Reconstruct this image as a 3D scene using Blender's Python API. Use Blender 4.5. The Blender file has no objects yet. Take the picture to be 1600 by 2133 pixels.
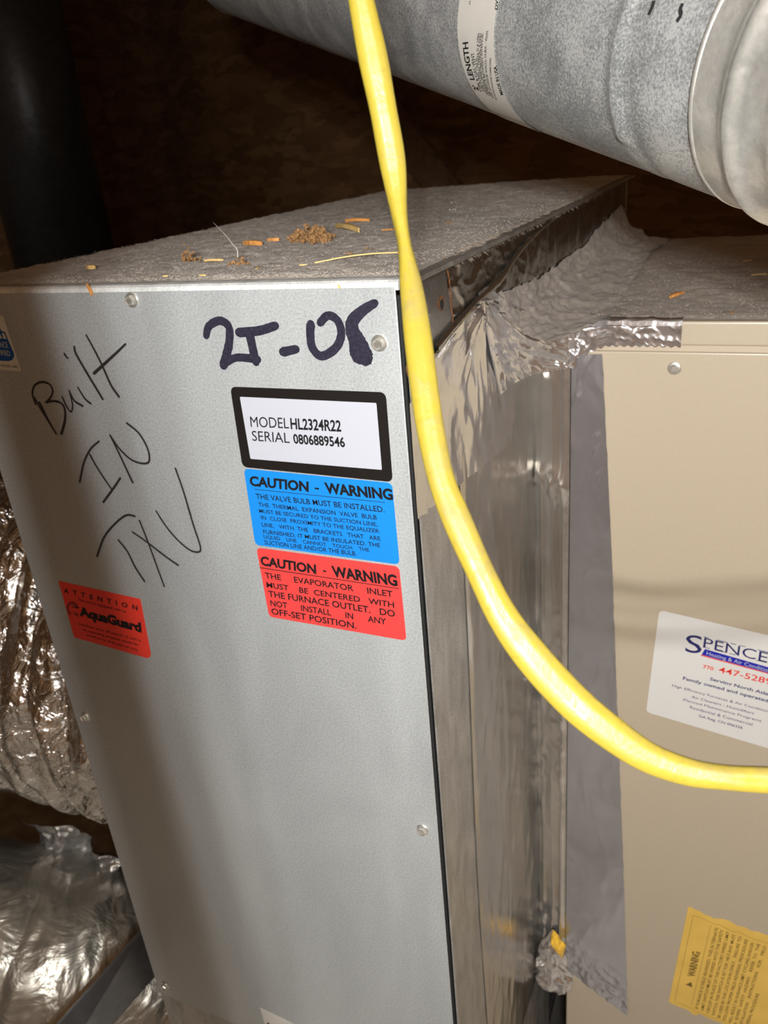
import bpy, bmesh, math, random
import numpy as np
from mathutils import Vector, Matrix, noise

random.seed(7)
SC = bpy.context.scene
COL = SC.collection

# ------------------------------------------------------------------ camera
FPX = 1680.0                                   # focal length in pixels of the 1600 x 2133 frame
def _n(v): return v / np.linalg.norm(v)
_dz = _n(np.array([350.0, 3683.5, FPX]))       # straight down, in camera axes (right, down, forward)
_dx = -np.array([-3828.0, -403.5, FPX]); _dx = _n(_dx - _dz * _dx.dot(_dz))
_Z = -_dz; _X = _dx; _Y = np.cross(_Z, _X)
RW = np.array([_X, _Y, _Z])                    # camera axes -> world
def ray(px, py): return RW @ np.array([px - 800.0, py - 1066.5, FPX])
CAM = -ray(824, 583) / FPX * 0.50              # the cabinet's top right front corner is the world origin
cd = bpy.data.cameras.new('camera'); cam = bpy.data.objects.new('camera', cd); COL.objects.link(cam)
cd.sensor_fit = 'VERTICAL'; cd.sensor_height = 36.0; cd.lens = 36.0 * FPX / 2133.0
cd.clip_start = 0.01; cd.clip_end = 50
M = Matrix([[RW[i][0], -RW[i][1], -RW[i][2]] for i in range(3)])
cam.matrix_world = Matrix.Translation(Vector(CAM)) @ M.to_4x4()
cd.dof.use_dof = True; cd.dof.focus_distance = 0.50; cd.dof.aperture_fstop = 15.0
SC.camera = cam

# ------------------------------------------------------------------ world, lights, exposure
w = bpy.data.worlds.new('world'); SC.world = w; w.use_nodes = True
w.node_tree.nodes['Background'].inputs[0].default_value = (0.010, 0.0105, 0.012, 1)
w.node_tree.nodes['Background'].inputs[1].default_value = 1.0
SC.view_settings.view_transform = 'Standard'; SC.view_settings.look = 'None'
SC.view_settings.exposure = 0.5; SC.view_settings.gamma = 1.0; SC.view_settings.use_curve_mapping = False

def lamp(name, loc, energy, col=(1, 1, 1), r=0.004, kind='POINT', target=None, size=0.1, size_y=None, spot=None, blend=0.5):
    l = bpy.data.lights.new(name, kind); o = bpy.data.objects.new(name, l); COL.objects.link(o)
    l.energy = energy; l.color = col; o.location = loc
    if kind == 'AREA':
        l.size = size
        if size_y: l.shape = 'RECTANGLE'; l.size_y = size_y
    else: l.shadow_soft_size = r
    if spot: l.spot_size = spot; l.spot_blend = blend
    if target is not None:
        o.rotation_euler = (Vector(target) - Vector(loc)).to_track_quat('-Z', 'Y').to_euler()
    return o
def cam_off(r, u, b=0.0):                       # a place beside the lens: right, up, back (metres)
    return Vector(CAM) + Vector(_X_c(r, u, b))
def _X_c(r, u, b): return RW @ np.array([r, -u, -b])
# the phone's own lamp, next to the lens
lamp('phone_flash', cam_off(0.016, 0.022), 0.22, (1.0, 0.97, 0.93), 0.005)
# a row of LEDs of a hand-held work light, held lower and further back
for k in range(5):
    lamp('work_light_led', cam_off(-0.075 + 0.017 * k, (-0.115, -0.050, -0.090, -0.062, -0.120)[k], 0.42), 12.0, (1.0, 0.985, 0.965), 0.010)

# ------------------------------------------------------------------ helpers
def V(a): return Vector((float(a[0]), float(a[1]), float(a[2])))
def on(px, py, n, d):                           # the point of the plane n.p = d that this pixel shows
    r = ray(px, py); n = np.array(n, float); t = (d - n.dot(CAM)) / n.dot(r); return CAM + r * t
FY = 0.0; GY = 0.2988
def F(px, py): return V(on(px, py, (0, 1, 0), 0))              # coil cabinet front
def S(px, py): return V(on(px, py, (1, 0, 0), 0))              # coil cabinet side
def T(px, py, z=0.0): return V(on(px, py, (0, 0, 1), z))       # a level plane
def G(px, py): return V(on(px, py, (0, 1, 0), 0.30))           # furnace front

def tag(o, label=None, cat=None, group=None, kind=None):
    if label: o['label'] = label
    if cat: o['category'] = cat
    if group: o['group'] = group
    if kind: o['kind'] = kind
    return o
def empty(name, loc, label, cat, group=None):
    o = bpy.data.objects.new(name, None); COL.objects.link(o); o.location = loc
    o.empty_display_size = 0.02
    return tag(o, label, cat, group)
bpy.context.view_layer.update()
def link(name, me, mat=None, parent=None, smooth=False):
    o = bpy.data.objects.new(name, me); COL.objects.link(o)
    if mat and not me.materials: me.materials.append(mat)
    if parent:
        o.parent = parent
        w_ = Vector((0, 0, 0)); p = parent
        while p: w_ += p.location; p = p.parent
        o.location = -w_ if o.parent else (0, 0, 0)
    if smooth:
        for p in me.polygons: p.use_smooth = True
    return o
def mesh(name, verts, faces, mat=None, parent=None, smooth=False):
    me = bpy.data.meshes.new(name); me.from_pydata([tuple(v) for v in verts], [], faces); me.update()
    return link(name, me, mat, parent, smooth)
def bmo(name, bm, mat=None, parent=None, smooth=False):
    me = bpy.data.meshes.new(name); bm.normal_update(); bm.to_mesh(me); bm.free()
    return link(name, me, mat, parent, smooth)
def bbox(bm, x0, x1, y0, y1, z0, z1, bev=0.0, seg=2):
    r = bmesh.ops.create_cube(bm, size=1.0); vs = r['verts']
    for v in vs:
        v.co = Vector(((x0 + x1) / 2 + v.co.x * (x1 - x0), (y0 + y1) / 2 + v.co.y * (y1 - y0), (z0 + z1) / 2 + v.co.z * (z1 - z0)))
    if bev:
        es = list({e for v in vs for e in v.link_edges})
        bmesh.ops.bevel(bm, geom=es, offset=bev, segments=seg, affect='EDGES', profile=0.5)
def box(name, b, mat, parent=None, bev=0.0, seg=2):
    bm = bmesh.new(); bbox(bm, *b, bev=bev, seg=seg); return bmo(name, bm, mat, parent)
def fbm(p, o=4, l=2.0, h=0.5):
    s = 0; a = 1; q = Vector(p)
    for _ in range(o): s += a * noise.noise(q); q = q * l + Vector((3.1, 1.7, 5.3)); a *= h
    return s
def ridge(p, o=3):
    s = 0; a = 1; q = Vector(p)
    for _ in range(o): s += a * (1 - 2.2 * abs(noise.noise(q))); q = q * 2.1 + Vector((7.1, 2.7, 1.3)); a *= 0.5
    return s
def smoothstep(a, b, x):
    t = min(1, max(0, (x - a) / (b - a))); return t * t * (3 - 2 * t)
def lerp(a, b, t): return a + (b - a) * t
def pw(tab, x):                                 # piecewise linear table
    if x <= tab[0][0]: return tab[0][1]
    for (a, b), (c, d) in zip(tab, tab[1:]):
        if x <= c: return b + (d - b) * (x - a) / (c - a)
    return tab[-1][1]
def sheet(name, f, nu, nv, mat, parent=None, smooth=True, keep=None):
    vs = [f(i / nu, j / nv) for j in range(nv + 1) for i in range(nu + 1)]
    fs = []
    for j in range(nv):
        for i in range(nu):
            if keep and not keep((i + .5) / nu, (j + .5) / nv): continue
            a = j * (nu + 1) + i; fs.append((a, a + 1, a + nu + 2, a + nu + 1))
    return mesh(name, vs, fs, mat, parent, smooth)
def catmull(P, n=8):
    out = []
    Q = [P[0] * 2 - P[1]] + list(P) + [P[-1] * 2 - P[-2]]
    for i in range(1, len(Q) - 2):
        for k in range(n):
            t = k / n; a, b, c, d = Q[i - 1:i + 3]
            out.append(0.5 * ((2 * b) + (c - a) * t + (2 * a - 5 * b + 4 * c - d) * t * t + (3 * b - a - 3 * c + d) * t ** 3))
    out.append(P[-1]); return out

# ------------------------------------------------------------------ materials
def mat(name):
    m = bpy.data.materials.new(name); m.use_nodes = True; nt = m.node_tree
    return m, nt, nt.nodes['Principled BSDF']
def nd(nt, t, **kw):
    n = nt.nodes.new(t)
    for k, v in kw.items():
        if k.startswith('i_'): n.inputs[k[2:].replace('_', ' ')].default_value = v
        else: setattr(n, k, v)
    return n
def ramp(nt, src, stops):
    r = nt.nodes.new('ShaderNodeValToRGB'); e = r.color_ramp.elements
    while len(e) < len(stops): e.new(0.5)
    for k, (p, c) in enumerate(stops):
        e[k].position = p; e[k].color = (*c, 1) if len(c) == 3 else c
    nt.links.new(src, r.inputs[0]); return r
def coords(nt, scale=(1, 1, 1), rot=(0, 0, 0)):
    tc = nt.nodes.new('ShaderNodeTexCoord'); mp = nt.nodes.new('ShaderNodeMapping')
    mp.inputs['Scale'].default_value = scale; mp.inputs['Rotation'].default_value = rot
    nt.links.new(tc.outputs['Object'], mp.inputs[0]); return mp.outputs[0]
def tex_noise(nt, vec, scale, detail=4, rough=0.5, dist=0.0):
    n = nt.nodes.new('ShaderNodeTexNoise'); n.inputs['Scale'].default_value = scale
    n.inputs['Detail'].default_value = detail; n.inputs['Roughness'].default_value = rough
    n.inputs['Distortion'].default_value = dist; nt.links.new(vec, n.inputs['Vector']); return n
def bump(nt, src, b, strength, dist=0.001, prev=None):
    n = nt.nodes.new('ShaderNodeBump'); n.inputs['Strength'].default_value = strength
    n.inputs['Distance'].default_value = dist; nt.links.new(src, n.inputs['Height'])
    if prev: nt.links.new(prev.outputs[0], n.inputs['Normal'])
    nt.links.new(n.outputs[0], b.inputs['Normal']); return n
def plain(name, col, rough=0.5, metal=0.0, bscale=0, bstr=0.2, bdist=0.0005, var=0.0, coat=0.0):
    m, nt, b = mat(name)
    b.inputs['Base Color'].default_value = (*col, 1); b.inputs['Roughness'].default_value = rough
    b.inputs['Metallic'].default_value = metal; b.inputs['Coat Weight'].default_value = coat
    if bscale:
        v = coords(nt); n = tex_noise(nt, v, bscale, 5)
        bump(nt, n.outputs[0], b, bstr, bdist)
        if var:
            r = ramp(nt, n.outputs[0], [(0.3, tuple(c * (1 - var) for c in col)), (0.7, tuple(min(1, c * (1 + var)) for c in col))])
            nt.links.new(r.outputs[0], b.inputs['Base Color'])
    return m

def galvanized(name, c0, c1, metal, rough, fine=900, big=14, stain=0.5, stretch=(1, 1, 1)):
    m, nt, b = mat(name)
    v = coords(nt, stretch)
    n1 = tex_noise(nt, v, fine, 3, 0.7); n2 = tex_noise(nt, coords(nt, (1, 1, 0.35)), big, 5, 0.6, 0.6)
    mx = nd(nt, 'ShaderNodeMix', data_type='FLOAT'); mx.inputs[0].default_value = stain
    nt.links.new(n1.outputs[0], mx.inputs[2]); nt.links.new(n2.outputs[0], mx.inputs[3])
    r = ramp(nt, mx.outputs[0], [(0.36, c0), (0.62, c1)])
    nt.links.new(r.outputs[0], b.inputs['Base Color'])
    b.inputs['Metallic'].default_value = metal
    rr = nd(nt, 'ShaderNodeMapRange'); rr.inputs[1].default_value = 0.3; rr.inputs[2].default_value = 0.7
    rr.inputs[3].default_value = rough - 0.06; rr.inputs[4].default_value = rough + 0.08
    nt.links.new(n2.outputs[0], rr.inputs[0]); nt.links.new(rr.outputs[0], b.inputs['Roughness'])
    bump(nt, n1.outputs[0], b, 0.25, 0.0004)
    return m
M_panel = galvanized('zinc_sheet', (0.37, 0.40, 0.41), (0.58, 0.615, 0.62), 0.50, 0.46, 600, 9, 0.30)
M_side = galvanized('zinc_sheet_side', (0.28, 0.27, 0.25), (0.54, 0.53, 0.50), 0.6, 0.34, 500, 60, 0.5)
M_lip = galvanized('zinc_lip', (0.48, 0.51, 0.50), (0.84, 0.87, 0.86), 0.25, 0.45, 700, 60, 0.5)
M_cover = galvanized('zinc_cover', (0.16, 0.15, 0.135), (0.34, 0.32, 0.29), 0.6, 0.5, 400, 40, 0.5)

def spangle(name, c0, c1, metal, rough):
    m, nt, b = mat(name)
    v = coords(nt, (1, 1, 1)); d = tex_noise(nt, v, 160, 3, 0.6)
    vo = nd(nt, 'ShaderNodeTexVoronoi'); vo.inputs['Scale'].default_value = 330; vo.inputs['Randomness'].default_value = 1
    mv = nd(nt, 'ShaderNodeMix', data_type='VECTOR'); mv.inputs[0].default_value = 0.02
    nt.links.new(v, mv.inputs[4]); nt.links.new(d.outputs['Color'], mv.inputs[5]); nt.links.new(mv.outputs[1], vo.inputs['Vector'])
    n2 = tex_noise(nt, v, 700, 3, 0.7); n3 = tex_noise(nt, v, 22, 4, 0.6, 0.4)
    a = nd(nt, 'ShaderNodeMath', operation='MULTIPLY_ADD'); nt.links.new(n2.outputs[0], a.inputs[0]); a.inputs[1].default_value = 0.8
    s = nd(nt, 'ShaderNodeMath', operation='MULTIPLY'); nt.links.new(n3.outputs[0], s.inputs[0]); s.inputs[1].default_value = 0.5
    nt.links.new(s.outputs[0], a.inputs[2])
    r = ramp(nt, a.outputs[0], [(0.54, c0), (0.64, tuple((x + y) / 2.2 for x, y in zip(c0, c1))), (0.75, c1)])
    nt.links.new(r.outputs[0], b.inputs['Base Color'])
    b.inputs['Metallic'].default_value = metal
    rr = nd(nt, 'ShaderNodeMapRange'); rr.inputs[1].default_value = 0.4; rr.inputs[2].default_value = 0.7
    rr.inputs[3].default_value = rough + .06; rr.inputs[4].default_value = rough - 0.06
    nt.links.new(n2.outputs[0], rr.inputs[0]); nt.links.new(rr.outputs[0], b.inputs['Roughness'])
    bump(nt, n2.outputs[0], b, 0.25, 0.0004)
    return m
M_pipe = spangle('spangled_zinc', (0.34, 0.365, 0.37), (0.86, 0.89, 0.89), 0.62, 0.30)
M_collar = galvanized('smooth_zinc', (0.58, 0.58, 0.54), (0.86, 0.85, 0.79), 0.72, 0.25, 260, 45, 0.6)
M_hex = plain('screw_zinc', (0.74, 0.75, 0.70), 0.26, 0.86, 900, 0.3, 0.0002)
M_dark = plain('dark_gap', (0.012, 0.012, 0.012), 0.8)
M_tan = plain('tan_enamel', (0.395, 0.335, 0.248), 0.36, 0.0, 260, 0.10, 0.0003, 0.02)
M_tan_d = plain('tan_enamel_body', (0.42, 0.35, 0.26), 0.45)  # enamel of the furnace body and top sheet, slightly lighter than the door
M_black = plain('black_ink', (0.012, 0.011, 0.012), 0.4)
M_marker = plain('marker_ink', (0.022, 0.020, 0.035), 0.35, 0.0, 500, 0.2, 0.0001, 0.4)
M_fine = plain('thin_marker_ink', (0.022, 0.018, 0.018), 0.45)
M_white = plain('white_paper', (0.42, 0.44, 0.49), 0.35)
M_cream = plain('off_white_paper', (0.58, 0.56, 0.51), 0.4, 0, 60, 0.1, 0.0004, 0.04)
M_blkvinyl = plain('black_vinyl', (0.008, 0.006, 0.005), 0.62, 0, 900, 0.2, 0.0002)
M_blue = plain('blue_vinyl', (0.006, 0.20, 0.62), 0.42)
M_red = plain('red_vinyl', (0.62, 0.048, 0.045), 0.42)
M_red2 = plain('scarlet_vinyl', (0.78, 0.045, 0.025), 0.5)
M_dkred = plain('dark_red_ink', (0.25, 0.01, 0.01), 0.5)
M_navy = plain('navy_ink', (0.012, 0.014, 0.10), 0.4)
M_bar = plain('blue_bar_ink', (0.008, 0.012, 0.30), 0.35)
M_redink = plain('red_ink', (0.62, 0.03, 0.02), 0.4)
M_certblue = plain('certificate_blue', (0.006, 0.075, 0.30), 0.35)
M_yel = plain('yellow_paper', (0.66, 0.43, 0.085), 0.42, 0, 35, 0.25, 0.002, 0.06)
M_brown = plain('brown_ink', (0.14, 0.085, 0.015), 0.5)
M_adh = plain('old_adhesive', (0.42, 0.24, 0.04), 0.5, 0, 300, 0.6, 0.001, 0.5)
M_rust = plain('rust', (0.16, 0.06, 0.018), 0.85, 0, 500, 0.7, 0.001, 0.6)
M_amber = plain('amber_sealant', (0.75, 0.46, 0.05), 0.18, 0, 200, 0.5, 0.002, 0.3)
M_wood = plain('chip_wood', (0.60, 0.27, 0.07), 0.7, 0, 400, 0.4, 0.0005, 0.3)
M_straw = plain('straw', (0.66, 0.45, 0.17), 0.6)
M_crumb = plain('crumbs', (0.27, 0.145, 0.055), 0.95, 0, 500, 0.8, 0.001, 0.6)
M_fiber = plain('pale_fibre', (0.62, 0.60, 0.54), 0.6)
M_strut = plain('blued_strap', (0.20, 0.21, 0.22), 0.42, 0.8, 80, 0.2, 0.0005, 0.1)

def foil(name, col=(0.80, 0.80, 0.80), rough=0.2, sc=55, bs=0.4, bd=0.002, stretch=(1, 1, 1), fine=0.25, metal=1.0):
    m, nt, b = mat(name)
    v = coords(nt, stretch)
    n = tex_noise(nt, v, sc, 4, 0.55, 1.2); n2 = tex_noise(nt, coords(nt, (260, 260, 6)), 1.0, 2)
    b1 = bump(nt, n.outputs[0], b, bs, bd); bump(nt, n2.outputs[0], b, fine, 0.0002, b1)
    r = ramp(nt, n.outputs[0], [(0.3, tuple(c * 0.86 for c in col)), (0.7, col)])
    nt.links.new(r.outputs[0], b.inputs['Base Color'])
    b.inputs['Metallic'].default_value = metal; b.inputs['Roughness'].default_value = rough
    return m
M_foil = foil('tape_foil', (0.84, 0.83, 0.81), 0.17, 20, 0.25, 0.003, metal=0.93)
M_foil_s = foil('smooth_tape_foil', (0.66, 0.63, 0.58), 0.20, 14, 0.25, 0.002, metal=0.90)
M_foil_f = foil('flat_tape_foil', (0.64, 0.66, 0.72), 0.25, 12, 0.2, 0.002, metal=0.93)
M_foil_b = foil('bright_tape_foil', (0.86, 0.86, 0.88), 0.17, 20, 0.25, 0.003, metal=0.93)
M_foil_d = foil('duct_foil', (0.74, 0.71, 0.66), 0.22, 34, 0.85, 0.012, (1, 1, 1), 0.0)

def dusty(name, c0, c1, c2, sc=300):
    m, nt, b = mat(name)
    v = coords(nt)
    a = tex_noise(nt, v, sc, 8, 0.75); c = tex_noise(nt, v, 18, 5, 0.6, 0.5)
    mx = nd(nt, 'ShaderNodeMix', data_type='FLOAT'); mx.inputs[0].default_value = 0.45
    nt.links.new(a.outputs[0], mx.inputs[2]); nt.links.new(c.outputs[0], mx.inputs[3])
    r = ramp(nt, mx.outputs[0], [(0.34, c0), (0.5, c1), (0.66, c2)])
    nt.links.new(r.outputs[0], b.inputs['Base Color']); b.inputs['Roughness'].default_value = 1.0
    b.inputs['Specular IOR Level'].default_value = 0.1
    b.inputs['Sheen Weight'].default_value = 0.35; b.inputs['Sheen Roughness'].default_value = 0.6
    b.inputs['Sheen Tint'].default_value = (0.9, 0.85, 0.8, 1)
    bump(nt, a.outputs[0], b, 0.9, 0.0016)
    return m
M_dust = dusty('grey_dust', (0.13, 0.115, 0.10), (0.31, 0.28, 0.245), (0.52, 0.48, 0.43))
M_dust2 = dusty('brown_dust', (0.12, 0.10, 0.08), (0.28, 0.235, 0.19), (0.44, 0.385, 0.32))
M_lint = plain('lint', (0.36, 0.32, 0.275), 1.0)

def yellow_mat():
    m, nt, b = mat('yellow_jacket')
    v = coords(nt); n = tex_noise(nt, v, 55, 6, 0.7, 0.5); n2 = tex_noise(nt, v, 420, 3, 0.7)
    geo = nd(nt, 'ShaderNodeNewGeometry'); sx = nd(nt, 'ShaderNodeSeparateXYZ'); nt.links.new(geo.outputs['Normal'], sx.inputs[0])
    up = nd(nt, 'ShaderNodeMapRange'); up.inputs[1].default_value = 0.05; up.inputs[2].default_value = 0.55
    nt.links.new(sx.outputs[2], up.inputs[0])          # dust has settled where the jacket faces up
    mu = nd(nt, 'ShaderNodeMath', operation='MULTIPLY')
    rr = ramp(nt, n.outputs[0], [(0.45, (0, 0, 0)), (0.75, (.8, .8, .8))])
    nt.links.new(up.outputs[0], mu.inputs[0]); nt.links.new(rr.outputs[0], mu.inputs[1])
    r1 = ramp(nt, n2.outputs[0], [(0.25, (0.19, 0.145, 0.02)), (0.36, (0.30, 0.232, 0.026)), (1.0, (0.335, 0.262, 0.034))])
    mx = nd(nt, 'ShaderNodeMix', data_type='RGBA'); nt.links.new(mu.outputs[0], mx.inputs[0])
    nt.links.new(r1.outputs[0], mx.inputs[6]); mx.inputs[7].default_value = (0.17, 0.135, 0.055, 1)
    nt.links.new(mx.outputs[2], b.inputs['Base Color'])
    rg = nd(nt, 'ShaderNodeMapRange'); rg.inputs[3].default_value = 0.33; rg.inputs[4].default_value = 0.9
    nt.links.new(mu.outputs[0], rg.inputs[0]); nt.links.new(rg.outputs[0], b.inputs['Roughness'])
    b.inputs['Subsurface Weight'].default_value = 0.0
    bump(nt, n.outputs[0], b, 0.25, 0.002)
    return m
M_yellow = yellow_mat()

def osb_mat(name, k=1.0):
    m, nt, b = mat(name)
    v = coords(nt, (0.8, 1, 3.2), (0, 0.25, 0)); d = tex_noise(nt, v, 6, 3)
    vo = nd(nt, 'ShaderNodeTexVoronoi'); vo.inputs['Scale'].default_value = 11
    mv = nd(nt, 'ShaderNodeMix', data_type='VECTOR'); mv.inputs[0].default_value = 0.25
    nt.links.new(v, mv.inputs[4]); nt.links.new(d.outputs['Color'], mv.inputs[5]); nt.links.new(mv.outputs[1], vo.inputs['Vector'])
    r = ramp(nt, vo.outputs['Color'], [(0.1, (0.24 * k, 0.12 * k, 0.045 * k)), (0.5, (0.33 * k, 0.175 * k, 0.07 * k)), (0.9, (0.45 * k, 0.26 * k, 0.11 * k))])
    nt.links.new(r.outputs[0], b.inputs['Base Color']); b.inputs['Roughness'].default_value = 0.8
    bump(nt, vo.outputs['Distance'], b, 0.5, 0.004)
    return m
M_osb = osb_mat('strand_board', 0.62); M_timber = plain('timber', (0.13, 0.075, 0.035), 0.8, 0, 30, 0.3, 0.003, 0.3)
M_floor = plain('attic_floor_boards', (0.46, 0.42, 0.36), 0.85, 0, 20, 0.4, 0.004, 0.3)
M_bduct = plain('black_duct', (0.028, 0.032, 0.036), 0.4, 0.2, 40, 0.4, 0.004, 0.2)

for m_ in (M_blkvinyl, M_black): m_.node_tree.nodes['Principled BSDF'].inputs['Specular IOR Level'].default_value = 0.2

# ------------------------------------------------------------------ writing
def text_geo(s, bold=0.0):
    cu = bpy.data.curves.new('t', 'FONT'); cu.body = s; cu.size = 1.0; cu.offset = bold; cu.resolution_u = 3
    ob = bpy.data.objects.new('t', cu); COL.objects.link(ob)
    dg = bpy.context.evaluated_depsgraph_get(); me = bpy.data.meshes.new_from_object(ob.evaluated_get(dg))
    vs = [(v.co.x, v.co.y) for v in me.vertices]; fs = [tuple(p.vertices) for p in me.polygons]
    bpy.data.objects.remove(ob); bpy.data.curves.remove(cu); bpy.data.meshes.remove(me)
    return vs, fs
CAP = 0.729
class Print:                                     # collects flat print that lies on one surface
    def __init__(s, off): s.v = []; s.f = []; s.off = off
    def text(s, string, mapf, bold=0.0, cap=CAP):
        vs, fs = text_geo(string, bold)
        if not vs: return
        x0 = min(v[0] for v in vs); x1 = max(v[0] for v in vs); b = len(s.v)
        s.v += [mapf((x - x0) / (x1 - x0), y / cap) for x, y in vs]; s.f += [tuple(i + b for i in f) for f in fs]
    def line(s, string, P, bl, br, tl, bold=0.0):      # P: pixel -> surface point; affine frame
        a, b_, c = P(*bl), P(*br), P(*tl)
        s.text(string, lambda u, v: a + (b_ - a) * u + (c - a) * v + s.off, bold)
    def poly(s, pts):
        b = len(s.v); s.v += [p + s.off for p in pts]; s.f.append(tuple(range(b, b + len(pts))))
    def build(s, name, m, parent): return mesh(name, s.v, s.f, m, parent)
def poly_plate(name, pts, m, parent, nrm, th=0.00025):   # thin plate with thickness from an outline
    bm = bmesh.new(); vs = [bm.verts.new(p + nrm * th) for p in pts]; f = bm.faces.new(vs)
    f.normal_update()
    if f.normal.dot(nrm) < 0: f.normal_flip()
    lo = [bm.verts.new(p - nrm * 0.0001) for p in pts]
    n = len(pts)
    for i in range(n): bm.faces.new((vs[i], vs[(i + 1) % n], lo[(i + 1) % n], lo[i]))
    return bmo(name, bm, m, parent)
def rquad(c, rad, seg=6):                        # rounded quadrilateral outline, radii per corner
    out = []; n = 4
    for i in range(n):
        p = c[i]; a = c[i - 1]; b = c[(i + 1) % n]; r = rad[i] if isinstance(rad, (list, tuple)) else rad
        if r <= 0: out.append(p); continue
        pa = p + (a - p).normalized() * r; pb = p + (b - p).normalized() * r
        for k in range(seg + 1):
            t = k / seg; out.append(pa * (1 - t) ** 2 + p * 2 * t * (1 - t) + pb * t * t)
    return out
NF = Vector((0, -1, 0))
def stroke(pr, pts, w0, w1=None, n=6):            # a marker stroke as a flat ribbon with round ends
    pr.off = pr.off + NF * 0.000012
    w1 = w1 or w0; c = catmull(pts, n) if len(pts) > 2 else [pts[0].lerp(pts[1], k / 6) for k in range(7)]
    base = len(pr.v); m = len(c)
    for i, p in enumerate(c):
        t = (c[min(i + 1, m - 1)] - c[max(i - 1, 0)]).normalized(); s = t.cross(NF).normalized()
        w = (w0 + (w1 - w0) * i / (m - 1)) * 0.54 * (1 + 0.10 * noise.noise(p * 900))
        pr.v += [p + s * w + pr.off, p - s * w + pr.off]
    for i in range(m - 1): a = base + 2 * i; pr.f.append((a, a + 1, a + 3, a + 2))
    for e, q in ((0, c[0]), (m - 1, c[-1])):
        w = (w0 if e == 0 else w1) * 0.5; b = len(pr.v)
        pr.v += [q + Vector((math.cos(a) * w, 0, math.sin(a) * w)) + pr.off * 1.01 for a in [k * math.pi / 4 for k in range(8)]]
        pr.f.append(tuple(range(b, b + 8)))

# ------------------------------------------------------------------ the attic
st = lambda name, b, m, bev=0: tag(box(name, b, m, None, bev), kind='structure')
st('floor', (-3.2, 1.6, -2.2, 4.02, -1.60, -1.55), M_floor)
def back_wall():
    bm = bmesh.new(); lo = [(-3.2, 3.98), (1.6, 1.68), (1.6, 1.72), (-3.2, 4.02)]
    a = [bm.verts.new((x, y, -1.55)) for x, y in lo]; b = [bm.verts.new((x, y, 1.3)) for x, y in lo]
    for k in range(4): bm.faces.new((a[k], a[(k + 1) % 4], b[(k + 1) % 4], b[k]))
    bm.faces.new(a[::-1]); bm.faces.new(b); bmesh.ops.recalc_face_normals(bm, faces=bm.faces)
    return tag(bmo('wall_back', bm, M_osb), kind='structure')
back_wall()
st('wall_left', (-3.25, -3.2, -2.2, 4.02, -1.55, 1.3), M_osb)
st('wall_right', (1.6, 1.65, -2.2, 4.02, -1.55, 1.3), M_osb)
st('wall_front', (-3.2, 1.6, -2.25, -2.2, -1.55, 1.3), M_osb)
st('ceiling', (-3.2, 1.6, -2.2, 4.02, 1.3, 1.35), M_osb)
def beam(name, a, b, w, h, label, group=None):
    a = Vector(a); b = Vector(b); d = (b - a); L = d.length; q = d.to_track_quat('X', 'Z').to_matrix().to_4x4()
    bm = bmesh.new(); bbox(bm, 0, L, -w / 2, w / 2, -h / 2, h / 2, 0.003, 1); bmesh.ops.transform(bm, matrix=Matrix.Translation(a) @ q, verts=bm.verts)
    return tag(bmo(name, bm, M_timber), label, 'rafter', group)
beam('rafter', (-2.3, 3.35, 1.25), (-0.1, 2.30, -0.95), 0.04, 0.14, 'dark timber truss web slanting down across the strand board behind the cabinet')
beam('rafter', (-3.0, 2.80, 1.25), (-3.0, 2.80, -1.5), 0.04, 0.14, 'dark upright timber stud at the far left of the strand board wall')
beam('rafter', (0.36, 2.12, 1.25), (0.36, 2.12, -1.5), 0.04, 0.14, 'dark upright timber stud behind the tan furnace under the pipe')

# unseen post added left of the camera to shade the cabinet front's left part
def post():
    bm = bmesh.new(); bbox(bm, 0.0375, 0.1105, -0.539, -0.521, -1.548, 1.29, 0.002, 1)
    return tag(bmo('shade_post', bm, plain('post_wood', (0.36, 0.24, 0.14), 0.8, 0, 30, 0.3, 0.003, 0.3)), 'unseen upright timber post added to shade the left end of the coil cabinet', 'post')
post()

# ------------------------------------------------------------------ evaporator coil cabinet
W = 0.403
cab = empty('evaporator_coil_cabinet', (-W / 2, 0.46, -1.549), 'tall galvanized steel coil cabinet with stickers and marker writing on its front', 'cabinet')
box('front_panel', (-W, -0.0008, 0.0, 0.0014, -0.873, -0.0046), M_panel, cab, 0.0006, 2)
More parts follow.
